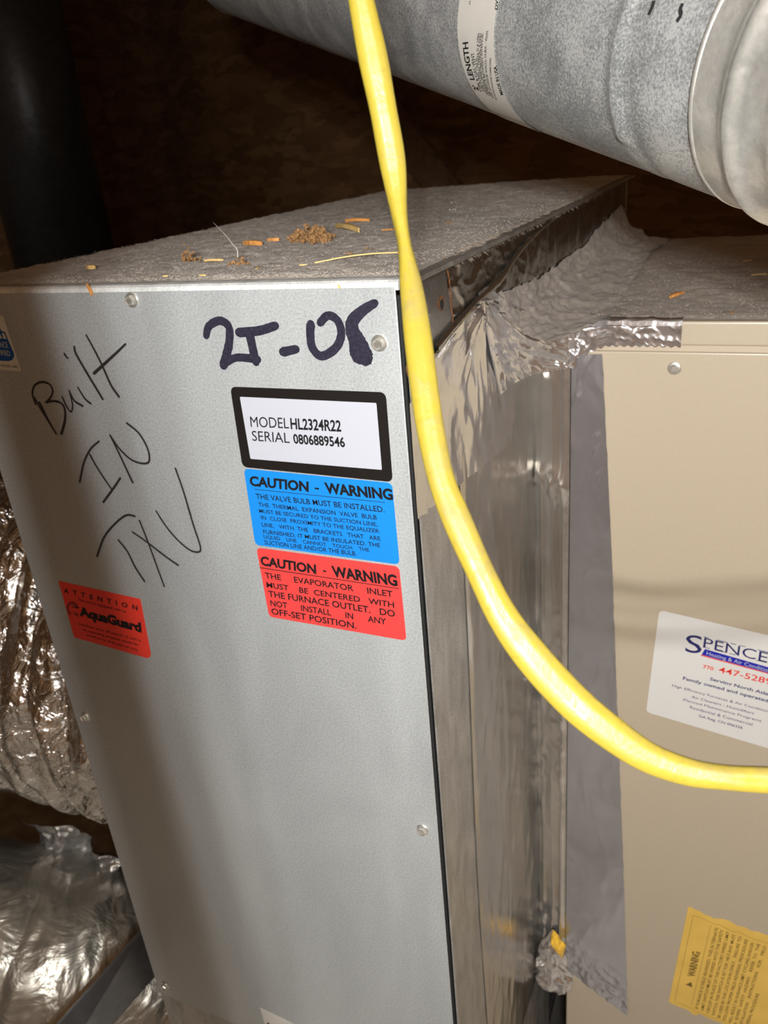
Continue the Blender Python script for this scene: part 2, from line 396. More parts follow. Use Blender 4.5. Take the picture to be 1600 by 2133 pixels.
# near-black sheet behind the panel; its colour paints shade into the edge gap
box('gap_shade_sheet', (-W + 0.008, -0.004, 0.0135, 0.016, -0.868, -0.012), M_dark, cab)
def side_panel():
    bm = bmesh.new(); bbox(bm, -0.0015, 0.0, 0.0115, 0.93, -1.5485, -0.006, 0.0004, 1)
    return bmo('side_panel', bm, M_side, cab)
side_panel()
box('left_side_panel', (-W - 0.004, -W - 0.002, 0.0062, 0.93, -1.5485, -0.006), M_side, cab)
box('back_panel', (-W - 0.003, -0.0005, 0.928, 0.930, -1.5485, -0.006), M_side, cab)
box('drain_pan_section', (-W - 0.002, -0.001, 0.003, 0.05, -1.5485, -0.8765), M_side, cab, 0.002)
def top_cover():
    bm = bmesh.new()
    # rolled front lip: profile swept along x
    prof = [(0.0012, -0.0065), (0.0008, -0.0040), (0.0014, -0.0016), (0.0034, -0.0003), (0.008, 0.0), (0.93, 0.0), (0.93, -0.0012), (0.0075, -0.0012), (0.003, -0.0065)]
    n = 48; rows = []
    for i in range(n + 1):
        x = -0.4195 + (0.4205) * i / n
        rows.append([bm.verts.new((x, y + (0.0003 * noise.noise((x * 30, y, z)) if y < .01 else 0), z)) for y, z in prof])
    for a, b in zip(rows, rows[1:]):
        for k in range(len(prof)): bm.faces.new((a[k], a[(k + 1) % len(prof)], b[(k + 1) % len(prof)], b[k]))
    bm.faces.new(rows[0]); bm.faces.new(list(reversed(rows[-1])))
    bmesh.ops.recalc_face_normals(bm, faces=bm.faces)
    return bmo('top_cover', bm, M_lip, cab)
top_cover()
# side flange of the cover and the bare corner plate
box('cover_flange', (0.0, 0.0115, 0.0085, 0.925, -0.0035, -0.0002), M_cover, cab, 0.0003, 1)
# corner plate with its rusty hole
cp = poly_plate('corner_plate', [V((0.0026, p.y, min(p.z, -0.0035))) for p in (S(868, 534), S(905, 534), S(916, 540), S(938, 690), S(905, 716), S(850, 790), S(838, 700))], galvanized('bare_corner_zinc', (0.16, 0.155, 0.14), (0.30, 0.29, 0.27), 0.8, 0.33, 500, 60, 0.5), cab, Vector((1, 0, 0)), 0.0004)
def blob(name, c, ry, rz, m, parent, seed=0, nrm='x', off=0.0032):
    pts = []
    for k in range(22):
        a = k / 22 * 2 * math.pi; r = 1 + 0.35 * noise.noise((math.cos(a) * 2 + seed, math.sin(a) * 2, seed))
        pts.append(V((off, c.y + math.cos(a) * ry * r, c.z + math.sin(a) * rz * r)) if nrm == 'x' else V((c.x + math.cos(a) * ry * r, off, c.z + math.sin(a) * rz * r)))
    return poly_plate(name, pts, m, parent, Vector((1, 0, 0)) if nrm == 'x' else NF, 0.0002)
blob('rust_hole', S(910, 632), 0.0068, 0.0052, M_rust, cab, 3)
blob('hole', S(911, 634), 0.0040, 0.0036, M_dark, cab, 9, off=0.0035)
blob('rust_hole', S(842, 768), 0.0042, 0.0058, M_rust, cab, 5)
def strip(name, pts, w, m, parent, off=0.0031):
    vs = []; fs = []; c = catmull(pts, 5)
    for i, p in enumerate(c):
        k = w * (0.6 + 0.8 * abs(noise.noise(p * 300))); vs += [V((off, p.y - k, p.z)), V((off + w * .4, p.y, p.z)), V((off, p.y + k, p.z + k * .3))]
        if i: a = 3 * (i - 1); fs += [(a, a + 1, a + 4, a + 3), (a + 1, a + 2, a + 5, a + 4)]
    return mesh(name, vs, fs, m, parent, True)
strip('rust_streak', [S(916, 538), S(927, 580), S(932, 640), S(938, 692)], 0.0016, M_rust, cab)

def screw_parts(root, c, r=0.0055, nrm=NF, tilt=0.0):
    q = nrm.to_track_quat('Z', 'Y').to_matrix().to_4x4(); Mx = Matrix.Translation(c) @ q @ Matrix.Rotation(tilt, 4, 'Z')
    bm = bmesh.new()
    n = 28; prof = [(r, 0), (r, 0.0006), (r * 0.93, 0.0010), (r * 0.62, 0.0013)]
    rows = [[bm.verts.new((math.cos(2 * math.pi * k / n) * a, math.sin(2 * math.pi * k / n) * a, z)) for k in range(n)] for a, z in prof]
    for a, b in zip(rows, rows[1:]):
        for k in range(n): bm.faces.new((a[k], a[(k + 1) % n], b[(k + 1) % n], b[k]))
    bm.faces.new(rows[-1]); bmesh.ops.transform(bm, matrix=Mx, verts=bm.verts)
    sc = bmo('screw', bm, M_hex, root)
    bm = bmesh.new(); n = 6
    prof = [(r * 0.70, 0.0011), (r * 0.70, 0.0040), (r * 0.60, 0.0048)]
    rows = [[bm.verts.new((math.cos(2 * math.pi * k / n) * a, math.sin(2 * math.pi * k / n) * a, z)) for k in range(n)] for a, z in prof]
    inner = [bm.verts.new((math.cos(2 * math.pi * k / 6) * r * 0.42, math.sin(2 * math.pi * k / 6) * r * 0.42, 0.0040)) for k in range(6)]
    rows.append(inner)
    for a, b in zip(rows, rows[1:]):
        for k in range(6): bm.faces.new((a[k], a[(k + 1) % 6], b[(k + 1) % 6], b[k]))
    bm.faces.new(inner); bmesh.ops.transform(bm, matrix=Mx, verts=bm.verts)
    bmo('hex_head', bm, M_hex, sc)
    return sc
for (px, py, tl) in ((275, 625, .2), (790, 715, .5), (881, 1728, .1), (179, 1492, .3), (345, 2052, .4)):
    screw_parts(cab, F(px, py), 0.0056, NF, tl)

# --- stickers on the front panel
c3 = lambda x, y: (460 + x / 3.636, 780 + y / 3.636)
P3 = lambda x, y: F(*c3(x, y))
OF = NF * 0.00035
lab = poly_plate('model_label', rquad([P3(72, 92), P3(1250, 135), P3(1303, 815), P3(165, 700)], 0.0050), M_blkvinyl, cab, NF)
tag(lab, 'black bordered model and serial number label')
poly_plate('label_face', [p + NF * 0.0002 for p in rquad([P3(145, 168), P3(1180, 215), P3(1222, 722), P3(226, 638)], 0.0010, 3)], M_white, lab, NF, 0.0001)
pr = Print(NF * 0.00045)
pr.line('MODEL', P3, (230, 395), (520, 408), (222, 312))
pr.line('HL2324R22', P3, (533, 410), (915, 430), (526, 326), 0.025)
pr.line('SERIAL', P3, (242, 500), (525, 518), (235, 420))
pr.line('0806889546', P3, (556, 520), (945, 548), (546, 446), 0.025)
pr.build('lettering', M_black, lab)

lab = poly_plate('caution_label', rquad([P3(175, 712), P3(1298, 822), P3(1355, 1440), P3(262, 1290)], 0.0045), M_blue, cab, NF)
tag(lab, 'blue caution sticker about the valve bulb')
pr = Print(OF)
B = 0.042
pr.line('CAUTION', P3, (222, 838), (668, 885), (218, 765), B); pr.line('WARNING', P3, (795, 895), (1308, 948), (782, 815), B)
pr.poly([P3(712, 855), P3(745, 858), P3(745, 871), P3(713, 867)])
pr.poly([P3(255, 866), P3(1245, 966), P3(1245, 970), P3(255, 870)])
for s, bl, br, tl in (("THE VALVE BULB MUST BE INSTALLED.", (272, 940), (1243, 1043), (262, 898)),
    ("THE  THERMAL  EXPANSION  VALVE  BULB", (290, 998), (1185, 1098), (282, 965)),
    ("MUST BE SECURED TO THE SUCTION LINE,", (295, 1045), (1190, 1150), (288, 1015)),
    ("IN  CLOSE  PROXIMITY TO THE EQUALIZER", (308, 1095), (1203, 1200), (302, 1065)),
    ("LINE,   WITH  THE   BRACKETS   THAT   ARE", (315, 1150), (1213, 1258), (307, 1118)),
    ("FURNISHED. IT MUST BE INSULATED. THE", (325, 1203), (1210, 1308), (320, 1172)),
    ("LIQUID    LINE    CANNOT    TOUCH    THE", (330, 1240), (1128, 1342), (322, 1212)),
    ("SUCTION LINE AND/OR THE BULB.", (335, 1285), (1030, 1372), (330, 1252))):
    pr.line(s, P3, bl, br, tl, 0.011)
pr.build('lettering', M_black, lab)

lab = poly_plate('caution_label', rquad([P3(270, 1310), P3(1352, 1455), P3(1407, 2016), P3(367, 1834)], 0.0045), M_red, cab, NF)
tag(lab, 'red caution sticker about the evaporator inlet')
pr = Print(OF)
pr.line('CAUTION', P3, (305, 1440), (725, 1508), (300, 1372), B); pr.line('WARNING', P3, (850, 1527), (1343, 1600), (835, 1446), B)
pr.poly([P3(775, 1480), P3(800, 1484), P3(800, 1497), P3(776, 1492)])
pr.poly([P3(295, 1458), P3(1350, 1618), P3(1350, 1623), P3(295, 1464)])
for s, bl, br, tl in (("THE     EVAPORATOR     INLET", (340, 1540), (1305, 1685), (332, 1495)),
    ("MUST    BE  CENTERED   WITH", (350, 1610), (1315, 1765), (345, 1568)),
    ("THE FURNACE OUTLET.   DO", (365, 1680), (1322, 1835), (358, 1632)),
    ("NOT      INSTALL      IN      ANY", (380, 1750), (1255, 1893), (375, 1705)),
    ("OFF-SET POSITION.", (387, 1812), (1030, 1925), (382, 1765))):
    pr.line(s, P3, bl, br, tl, 0.018)
pr.build('lettering', M_black, lab)

P4 = lambda x, y: F(100 + x / 6.667, 1190 + y / 6.667)
lab = poly_plate('attention_label', rquad([P4(145, 130), P4(1285, 385), P4(1445, 1225), P4(365, 915)], [0.0008, 0.0015, 0.0085, 0.002]), M_red2, cab, NF)
tag(lab, 'scarlet attention sticker near the left edge')
pr = Print(OF)
pr.line('A  T  T  E  N  T  I  O  N', P4, (225, 290), (1250, 540), (218, 225), 0.03)
pr.line('This unit is equipped with an', P4, (418, 402), (1090, 575), (412, 366), 0.01)
pr.line('AquaGuard', P4, (445, 605), (1305, 842), (428, 480), 0.06)
pr.line('TM', P4, (1285, 697), (1320, 706), (1280, 680))
pr.line('overflow shut off switch. If unit is', P4, (425, 740), (1295, 977), (420, 705), 0.01)
pr.line('not operating properly, check for', P4, (475, 815), (1265, 1035), (470, 782), 0.01)
pr.line('overflow in drain pan or tray', P4, (535, 890), (1255, 1105), (530, 858), 0.01)
pr.build('lettering', M_black, lab)
pr = Print(OF)
for k, (r0, r1) in enumerate(((70, 108),)):
    c = [(350 + 14 * 0, 520)]
    pts = [(350 + math.cos(a) * r1 * 0.8 + math.sin(a) * 14, 525 + math.sin(a) * r1) for a in [2.2 + i * 0.28 for i in range(15)]]
    inn = [(350 + math.cos(a) * r0 * 0.8 + math.sin(a) * 14, 525 + math.sin(a) * r0) for a in [2.2 + i * 0.28 for i in range(15)]]
    for i in range(14): pr.poly([P4(*pts[i]), P4(*pts[i + 1]), P4(*inn[i + 1]), P4(*inn[i])])
pr.poly([P4(330, 470), P4(420, 495), P4(425, 520), P4(338, 500)]); pr.poly([P4(345, 560), P4(425, 590), P4(430, 640), P4(375, 600)])
pr.build('emblem', M_dkred, lab)

P5 = lambda x, y: F(x / 13.333, 640 + y / 13.333)
lab = poly_plate('certification_label', rquad([P5(-900, 190), P5(70, 232), P5(590, 1775), P5(-560, 1690)], 0.0006), M_cream, cab, NF)
tag(lab, 'off-white and blue certification sticker at the left edge')
bl = Print(OF)
bl.poly([P5(-520, 850), P5(-50, 862), P5(120, 870), P5(225, 885), P5(400, 1290), P5(395, 1390), P5(350, 1460), P5(250, 1495), P5(-50, 1480), P5(-330, 1450)])
bl.poly([P5(-120, 500), P5(0, 545), P5(40, 650), P5(150, 690), P5(225, 885), P5(185, 870), P5(135, 735), P5(60, 700), P5(100, 870), P5(75, 868), P5(0, 720), P5(-60, 868), P5(-260, 860)])
bl.build('emblem', M_certblue, lab)
pr = Print(NF * 0.00055)
pr.line('ANCE', P5, (-45, 1095), (245, 1125), (-85, 930)); pr.line('TIFIED', P5, (-35, 1318), (310, 1355), (-70, 1165))
pr.build('lettering', M_cream, lab)
pr = Print(OF); pr.line('210/240 UAC', P5, (-20, 1640), (535, 1690), (-40, 1560)); pr.build('lettering', M_black, lab)

# label at the very bottom
P6 = lambda x, y: F(480 + x / 6.667, 2050 + y / 6.667)
lab = poly_plate('paper_label', [P6(410, 325), P6(1100, 660), P6(1250, 1150), P6(560, 800)], M_cream, cab, NF); tag(lab, 'cream paper label low on the panel')
pr = Print(OF); pr.line('AIR', P6, (500, 590), (740, 700), (470, 500), 0.02); pr.build('lettering', M_black, lab)

# --- handwriting
Q = lambda pts, P: [P(*p) for p in pts]
PB = lambda x, y: F(x / 2.48, 560 + y / 2.48)
pr = Print(NF * 0.00022)
for pts, w0, w1 in (
    ([(185, 700), (168, 645), (180, 603), (215, 585), (255, 595), (273, 628), (262, 665), (238, 690)], .0017, .0017),
    ([(238, 690), (280, 683), (318, 695), (337, 730), (335, 790), (318, 852)], .0017, .0024),
    ([(205, 690), (250, 780), (290, 850)], .0020, .0017), ([(178, 665), (215, 730), (262, 805), (292, 852)], .0016, .0016),
    ([(322, 660), (345, 710), (368, 738), (376, 700), (358, 628)], .0016, .0014), ([(358, 628), (385, 680), (428, 708)], .0015, .0020), ([(403, 612), (440, 670), (470, 696)], .0015, .0019),
    ([(335, 440), (345, 455), (354, 462)], .0022, .0012), ([(385, 402), (395, 440), (455, 545), (532, 672)], .0019, .0022),
    ([(447, 342), (490, 420), (530, 500), (575, 600), (616, 660)], .0015, .0022), ([(650, 388), (580, 455), (487, 540)], .0016, .0025),
    ([(513, 890), (470, 930), (435, 1000), (413, 1100)], .0016, .0018), ([(465, 958), (500, 1020), (545, 1090), (580, 1140)], .0018, .0016), ([(623, 1080), (590, 1130), (535, 1205)], .0019, .0020),
    ([(570, 858), (620, 960), (687, 1103)], .0016, .0019), ([(570, 858), (620, 930), (680, 985), (740, 1005), (772, 992), (765, 930), (720, 850), (657, 796)], .0016, .0018),
    ([(698, 1277), (655, 1272), (600, 1312), (540, 1385), (502, 1485)], .0019, .0018), ([(613, 1400), (660, 1460), (700, 1540), (748, 1613)], .0018, .0021),
    ([(722, 1298), (770, 1420), (810, 1530), (850, 1640)], .0016, .0015), ([(685, 1358), (760, 1410), (850, 1480), (922, 1530)], .0015, .0019),
    ([(808, 1250), (860, 1330), (920, 1400), (980, 1450), (1025, 1462), (1037, 1435), (1000, 1320), (950, 1150), (908, 1030)], .0016, .0016)):
    stroke(pr, Q(pts, PB), w0, w1)
o = pr.build('marker_writing', M_fine, cab); tag(o, 'thin black marker words written at a slant')
PA = lambda x, y: F(x / 1.778, 380 + y / 1.778)
pr = Print(NF * 0.00022)
for pts, w0, w1 in (
    ([(764, 568), (775, 532), (815, 512), (848, 535), (850, 590), (838, 645), (828, 678)], .0052, .0066),
    ([(828, 675), (870, 650), (915, 650), (955, 655)], .0050, .0060),
    ([(885, 556), (960, 549), (1022, 530)], .0064, .0056), ([(925, 560), (938, 620), (948, 665)], .0066, .0062),
    ([(1048, 628), (1098, 617)], .0062, .0056),
    ([(1186, 520), (1215, 493), (1250, 510), (1265, 560), (1245, 612), (1192, 643), (1158, 612), (1150, 560), (1152, 525)], .0052, .0060),
    ([(1390, 446), (1345, 474), (1308, 512), (1306, 548), (1322, 590), (1330, 640)], .0050, .0125), ([(1318, 560), (1335, 600), (1352, 648)], .0080, .0120)):
    stroke(pr, Q(pts, PA), w0, w1)
o = pr.build('marker_writing', M_marker, cab); tag(o, 'broad blue-black marker figures beside the screw')

# ------------------------------------------------------------------ furnace
fur = empty('furnace', (0.40, 0.6, -1.549), 'tan enamelled furnace with a taped left edge right of the coil cabinet', 'furnace')
X0 = 0.0475; XR = 0.66; FT = -0.0905
box('cabinet_body', (X0, XR, 0.303, 0.86, -1.548, -0.0925), M_tan_d, fur, 0.002)
box('front_door', (X0 + 0.001, XR, 0.30, 0.305, -1.545, -0.1185), M_tan, fur, 0.0016, 3)
def rail():
    bm = bmesh.new(); bbox(bm, X0, XR, 0.3000, 0.33, -0.1128, FT, 0.0022, 3); return bmo('top_rail', bm, M_tan, fur)
rail()
box('top_sheet', (X0 + .0005, XR, 0.32, 0.862, -0.0935, FT - .0006), M_tan_d, fur, 0.0006)
screw_parts(fur, V((G(1405, 767).x, 0.30, G(1405, 767).z)), 0.0062, NF, 0.3)
P7 = lambda x, y: G(1330 + x / 5.926, 1260 + y / 5.926)
tl, blc = P7(258, 62), P7(95, 1320); dr = (P7(1600, 375) - tl).normalized(); dr2 = (P7(1600, 1768) - blc).normalized()
lab = poly_plate('company_label', rquad([tl, tl + dr * 0.24, blc + dr2 * 0.24, blc], 0.0055), plain('glossy_white_vinyl', (0.56, 0.555, 0.53), 0.22), fur, NF)
tag(lab, 'white service company sticker with navy and red print')
pr = Print(OF)
pr.line('S', P7, (575, 578), (778, 602), (592, 350)); pr.line('PENCER', P7, (800, 518), (1765, 755), (815, 393))
# small serifs under and over the capitals
a0, a1, a2 = P7(800, 518), P7(1765, 755), P7(815, 393)
for u0, u1, v0 in ((0.0, .085, 0), (0.0, .05, 1), (.17, .30, 0), (.17, .30, 1), (.35, .42, 0), (.35, .41, 1), (.46, .53, 1), (.69, .82, 0), (.69, .82, 1), (.86, .93, 0), (.96, 1.02, 0)):
    q = lambda u, v: a0 + (a1 - a0) * u + (a2 - a0) * v
    pr.poly([q(u0 - .008, v0 - .03), q(u1, v0 - .03), q(u1, v0 + .03), q(u0 - .008, v0 + .03)])
pr.build('name_lettering', M_navy, lab); pr = Print(OF)
for s, bl_, br_, tl_, b_ in (('Serving North Atlanta', (880, 925), (1720, 1148), (890, 888), .02), ('Family owned and operated', (548, 918), (1600, 1200), (556, 880), .02),
    ('High Efficiency Furnaces & Air Conditioners', (415, 1005), (1700, 1352), (420, 975), 0), ('Air Cleaners - Humidifiers', (655, 1145), (1425, 1352), (660, 1113), 0),
    ('Planned Maintenance Programs', (555, 1180), (1515, 1445), (560, 1150), 0), ('Residential & Commercial', (635, 1275), (1405, 1490), (640, 1240), 0), ('GA Reg. CN 006326', (745, 1380), (1285, 1530), (748, 1350), .01)):
    pr.line(s, P7, bl_, br_, tl_, b_)
pr.build('lettering', M_navy, lab)
pr = Print(OF * 0.9); pr.poly([P7(822, 543), P7(1760, 813), P7(1760, 880), P7(780, 612)]); pr.build('blue_bar', M_bar, lab)
pr = Print(OF * 0.9); pr.poly([P7(778, 613), P7(1760, 881), P7(1760, 892), P7(768, 625)])
pr.line('770', P7, (795, 780), (925, 808), (800, 735), .02); pr.line('447-5289', P7, (985, 826), (1640, 985), (1002, 755), .01); pr.build('lettering', M_redink, lab)
pr = Print(OF * 1.4); pr.line('Heating & Air Conditioning', P7, (840, 612), (1730, 862), (848, 567)); pr.build('lettering', M_white, lab)

P8 = lambda x, y: G(1380 + x / 7.2727, 1880 + y / 7.2727)
def warn_outline():
    top = [(390, 66), (440, 70), (490, 105), (570, 130), (650, 190), (700, 195), (770, 240), (930, 250), (1040, 290), (1130, 350), (1240, 370), (1340, 428), (1450, 440), (1600, 500), (1800, 570), (2000, 640)]
    bot = [(1700, 2080), (1300, 1960), (950, 1840), (700, 1750), (560, 1680), (520, 1700), (480, 1700), (380, 1620), (240, 1570), (95, 1505)]
    return top + bot
lab = poly_plate('warning_label', [P8(*p) for p in warn_outline()], M_yel, fur, NF, 0.0005); tag(lab, 'wrinkled yellow warning sticker stuck on sideways')
pr = Print(NF * 0.0007)
def rule(a, b, w=7):
    pa, pb = P8(*a), P8(*b); t = (pb - pa).normalized().cross(NF) * (w / 7.2727 * 0.00018); pr.poly([pa - t, pb - t, pb + t, pa + t])
fr = [(470, 185), (640, 250), (780, 320), (860, 330), (1060, 430), (1190, 450), (1320, 525), (1600, 610), (1850, 690)]
for a, b in zip(fr, fr[1:]): rule(a, b)
rule((470, 185), (185, 1490)); rule((735, 340), (440, 1555))
fb = [(185, 1490), (430, 1590), (520, 1650), (560, 1660), (940, 1810), (1500, 1960)]
for a, b in zip(fb, fb[1:]): rule(a, b)
pr.line('WARNING', P8, (488, 1122), (568, 745), (375, 1105), .03)
pr.poly([P8(440, 1200), P8(455, 1280), P8(350, 1235), ]); 
wl = [("IF FURNACE IS FIELD REVERSED, THIS ALTERNATE", (540, 1608), (850, 380)), ("LIMIT SWITCH MUST BE WIRED INTO THE SAFETY", (622, 1635), (930, 410)), ("CIRCUIT IN PLACE OF THE FACTORY WIRED LIMIT", (708, 1672), (1020, 440)),
    ("SWITCH. THIS SWITCH IS SET FOR 140 F AND MUST", (792, 1708), (1110, 480)), ("BE USED IN THIS LOCATION ONLY.   FAILURE TO", (875, 1748), (1205, 515)), ("FOLLOW PROPER FIELD REVERSAL PROCEDURE", (955, 1785), (1300, 555)),
    ("WILL RESULT IN NUISANCE LIMIT CYCLING AND/OR", (1042, 1825), (1390, 605)), ("A  SEVERE  SAFETY  HAZARD.    REFER  TO  THE", (1120, 1850), (1485, 620)), ("INSTALLATION    INSTRUCTIONS    FOR    FIELD", (1200, 1880), (1575, 655)), ("REVERSAL PROCEDURE", (1285, 1905), (1470, 1375))]
for s, a, b in wl: pr.line(s, P8, a, b, (a[0] - 48, a[1] - 12), .01)
pr.build('lettering', M_brown, lab)

# ------------------------------------------------------------------ foil tapes
NX = Vector((1, 0, 0))
def side_tape():                                 # long smooth strip down the side of the coil cabinet
    def f(u, v):
        z = lerp(-0.10, -1.06, v); y0 = 0.092 + 0.004 * math.sin(v * 9); y = lerp(y0, 0.334, u)
        e = smoothstep(0, .03, u)
        d = 0.0009 + 0.0012 * (fbm((y * 26, z * 5, 1.0), 3) + .45) * e + 0.0010 * max(0, ridge((y * 30, z * 9, 4.)) - .9) * e
        return V((max(d, 0.0006), y, z))
    return sheet('foil_tape', f, 60, 200, M_foil_s)
tag(side_tape(), 'long smooth foil tape running down the side of the coil cabinet', 'tape')
def torn_tape():                                 # broad taupe-looking piece with a torn bottom edge
    top = [(-0.001, -0.078), (0.03, -0.066), (0.06, -0.054), (0.10, -0.046), (0.148, -0.042), (0.2, -0.05), (0.334, -0.09)]
    def f(u, v):
        y = lerp(0.0030, 0.25, u); zt = pw(top, y); zb = -0.165 - 0.03 * u + 0.0035 * noise.noise((y * 140, 0, 2)) + 0.002 * noise.noise((y * 500, 0, 2)); z = lerp(zt, zb, v)
        k = smoothstep(.0, .5, u) * (1 - smoothstep(.55, 1, v) * .7)
        d = 0.0016 + 0.0005 * fbm((y * 50, z * 30, 3), 2) + k * (0.0026 * max(0, ridge((y * 17 + z * 8, z * 7, 8.), 2) - .45)) + 0.0012 * (1 - smoothstep(0, .06, v))
        rr = math.hypot(y - .15, z + .043); tt = math.atan2(z + .043, y - .15); d += .0060 * math.exp(-rr / .045) * smoothstep(0, .012, rr) * max(0, ridge((tt * 2.6, rr * 7, 1.), 2) - .15)
        return V((max(d, 0.0012), y, z))
    return sheet('foil_tape', f, 150, 90, M_foil)
tag(torn_tape(), 'torn foil tape on the upper side of the coil cabinet beside the yellow cord', 'tape')
def high_tape():                                 # dark mirror-like foil along the cabinet side above the furnace
    def f(u, v):
        y = lerp(0.045, 0.90, u ** 1.3); zt = -0.0036; zb = pw([(0.045, -0.035), (.06, -.052), (.148, -.043), (.3, -.075), (.4, -.087), (1, -.087)], y); z = lerp(zt, zb, v)
        d = 0.0011 + 0.0011 * (fbm((y * 22, z * 30, 6), 2) + .4) + 0.0022 * max(0, ridge((y * 26, z * 50 + y * 14, 2.)) - .8) * (1 - smoothstep(.35, .6, u))
        return V((max(d, 0.0009), y, z))
    return sheet('foil_tape', f, 220, 30, foil('dull_tape_foil', (0.50, 0.48, 0.44), 0.26, 40, 0.5, 0.002))
tag(high_tape(), 'dark mirror-like foil tape under the dusty edge of the coil cabinet top', 'tape')
def curl():                                      # rolled edge of the torn tape
    pts = [S(893, 728), S(920, 695), S(950, 662), S(978, 632), S(1005, 605), S(1035, 575), S(1060, 540), S(1100, 495), S(1140, 462), S(1170, 440)]
    c = catmull(pts, 8); vs = []; fs = []; n = 8
    for i, p in enumerate(c):
        t = i / (len(c) - 1); r = pw([(0, .0036), (.35, .0026), (.5, .0042), (.7, .0022), (1, .0008)], t)
        d = (c[min(i + 1, len(c) - 1)] - c[max(i - 1, 0)]).normalized(); s = NX.cross(d).normalized()
        for k in range(n):
            a = 2 * math.pi * k / n; rr = r * (1 + .25 * noise.noise(p * 300 + Vector((k, 0, 0))))
            vs.append(V((0.0030 + r * .6, p.y, p.z)) + s * math.cos(a) * rr + NX * math.sin(a) * rr * .7)
        if i:
            for k in range(n): b = n * (i - 1); fs.append((b + k, b + (k + 1) % n, b + n + (k + 1) % n, b + n + k))
    return mesh('foil_tape_edge', vs, fs, foil('curled_tape_foil', (0.55, 0.52, 0.46), 0.3, 120, .5, .001), None, True)
o = curl(); o.name = 'foil_tape_roll'; tag(o, 'curled up foil tape edge crossing the cabinet side diagonally', 'tape')
def adh(): 
    pts = [S(888, 738), S(915, 706), S(945, 672), S(972, 640)]
    o = strip('adhesive_edge', pts, 0.0022, plain('dirty_adhesive', (0.20, 0.17, 0.07), .6, 0, 300, .5, .001, .5), None, 0.0062)
    o.parent = bpy.data.objects['foil_tape_roll']; return o
adh()
def bridge():                                    # bulged strip between cabinet side and furnace corner
    def f(u, v):
        z = lerp(-0.118, -1.055, v)
        a = Vector((0.0018, 0.334, z)); b = Vector((X0 - 0.0006, 0.2992, z)); p = a.lerp(b, u)
        n = Vector((-0.6, -0.8, 0)); n = Vector((-(b - a).y, (b - a).x, 0)).normalized() * -1
        if n.y > 0: n = -n
        bulge = math.sin(math.pi * u) * 0.004 * (1 + .5 * noise.noise((0, z * 6, 1))) + .0030 * math.exp(-((u - .90) / .05) ** 2) + .0016 * math.exp(-((u - .62) / .05) ** 2) * (.5 + noise.noise((3, z * 5, 1)))
        fold = 0.0035 * math.exp(-((u - .30) / .07) ** 2) * (.4 + abs(noise.noise((0, z * 5, 3)))) * smoothstep(.0, .25, v)
        k = smoothstep(.75, .97, v) + .9 * math.exp(-((z + .262) / .018) ** 2) + .3 * (1 - smoothstep(0, .08, v)) + .45 * smoothstep(.3, .45, v) * (1 - smoothstep(.6, .7, v))
        cr = k * 0.0052 * (ridge((u * 1.6, z * 26, 5), 2) - .3) + 0.0009 * fbm((u * 3, z * 8, 2), 2)
        taper = smoothstep(0, .06, u) * (1 - smoothstep(.94, 1, u))
        return V(p + n * ((bulge + fold + cr) * taper + .0012) + Vector((0, -.0006, 0)))
    return sheet('foil_tape', f, 36, 420, M_foil)
tag(bridge(), 'crinkled foil tape strip filling the corner between coil cabinet and furnace', 'tape')
def furn_tape():
    def xr(z): return pw([(-1.06, .1345), (-.8, .1195), (-.5, .1005), (-.35, .0915), (-.1185, .0755)], z)
    def f(u, v):
        z = lerp(-0.1215, -1.054, v); x = lerp(X0 - .0009, xr(z), u); zb = -1.0 - .056 * ((x - X0) / .087)
        z = lerp(-0.1215, zb, v) + (0.003 * noise.noise((x * 240, 0, 0)) if v > .99 else 0)
        k = smoothstep(.90, .98, v)
        d = 0.0007 + 0.0003 * fbm((x * 40, z * 10, 1), 2) + k * .0028 * max(0, ridge((x * 45, z * 60, 3)) - .3) + .002 * max(0, ridge((x * 50 - z * 30, z * 14, 3), 2) - 1.1) * (1 - smoothstep(.1, .2, v)) + 0.0006 * max(0, ridge((x * 20, z * 9, 7), 2) - .9)
        return V((x + .0008 * noise.noise((z * 60, 1, 1)) * (u > .99), 0.30 - max(d, .0005), z))
    return sheet('foil_tape', f, 50, 360, M_foil_f)
tag(furn_tape(), 'wide dark foil tape strip down the left edge of the furnace front', 'tape')
def rail_tape():
    def f(u, v):                                 # u along x, v from the top face over the edge and down
        x = lerp(X0 - 0.012, G(1421, 690).x, u); L = lerp(0.018, 0.054, v)
        e = max(0, 1 - u * 3)
        zend = -0.1135 - 0.012 * (1 - smoothstep(.1, .45, u)) + .0009 * math.sin(x * 900)
        if L < 0.028: y = 0.325 - L * .9; z = FT + .001
        else: t = (L - .028) / .026; y = 0.2988 - .0004; z = lerp(FT, zend, t)
        if .022 < L < .032: t = (L - .022) / .01; y = 0.2994 + .0035 * (1 - t) ** 2; z = FT + .001 - .0025 * t * t
        cr = .0016 * max(0, ridge((x * 34, v * 2.2, 4), 2) - .3) * (1 - .5 * u) + .0024 * e * max(0, ridge((x * 60, v * 3, 9), 2))
        return V((x + (.0006 * noise.noise((v * 40, 0, 0)) if u > .99 else 0), y - cr * (v > .45) - .0005, z + cr * (v <= .55) + .0006))
    return sheet('foil_tape', f, 160, 44, M_foil_b)
tag(rail_tape(), 'bright crinkled foil tape across the furnace top rail', 'tape')
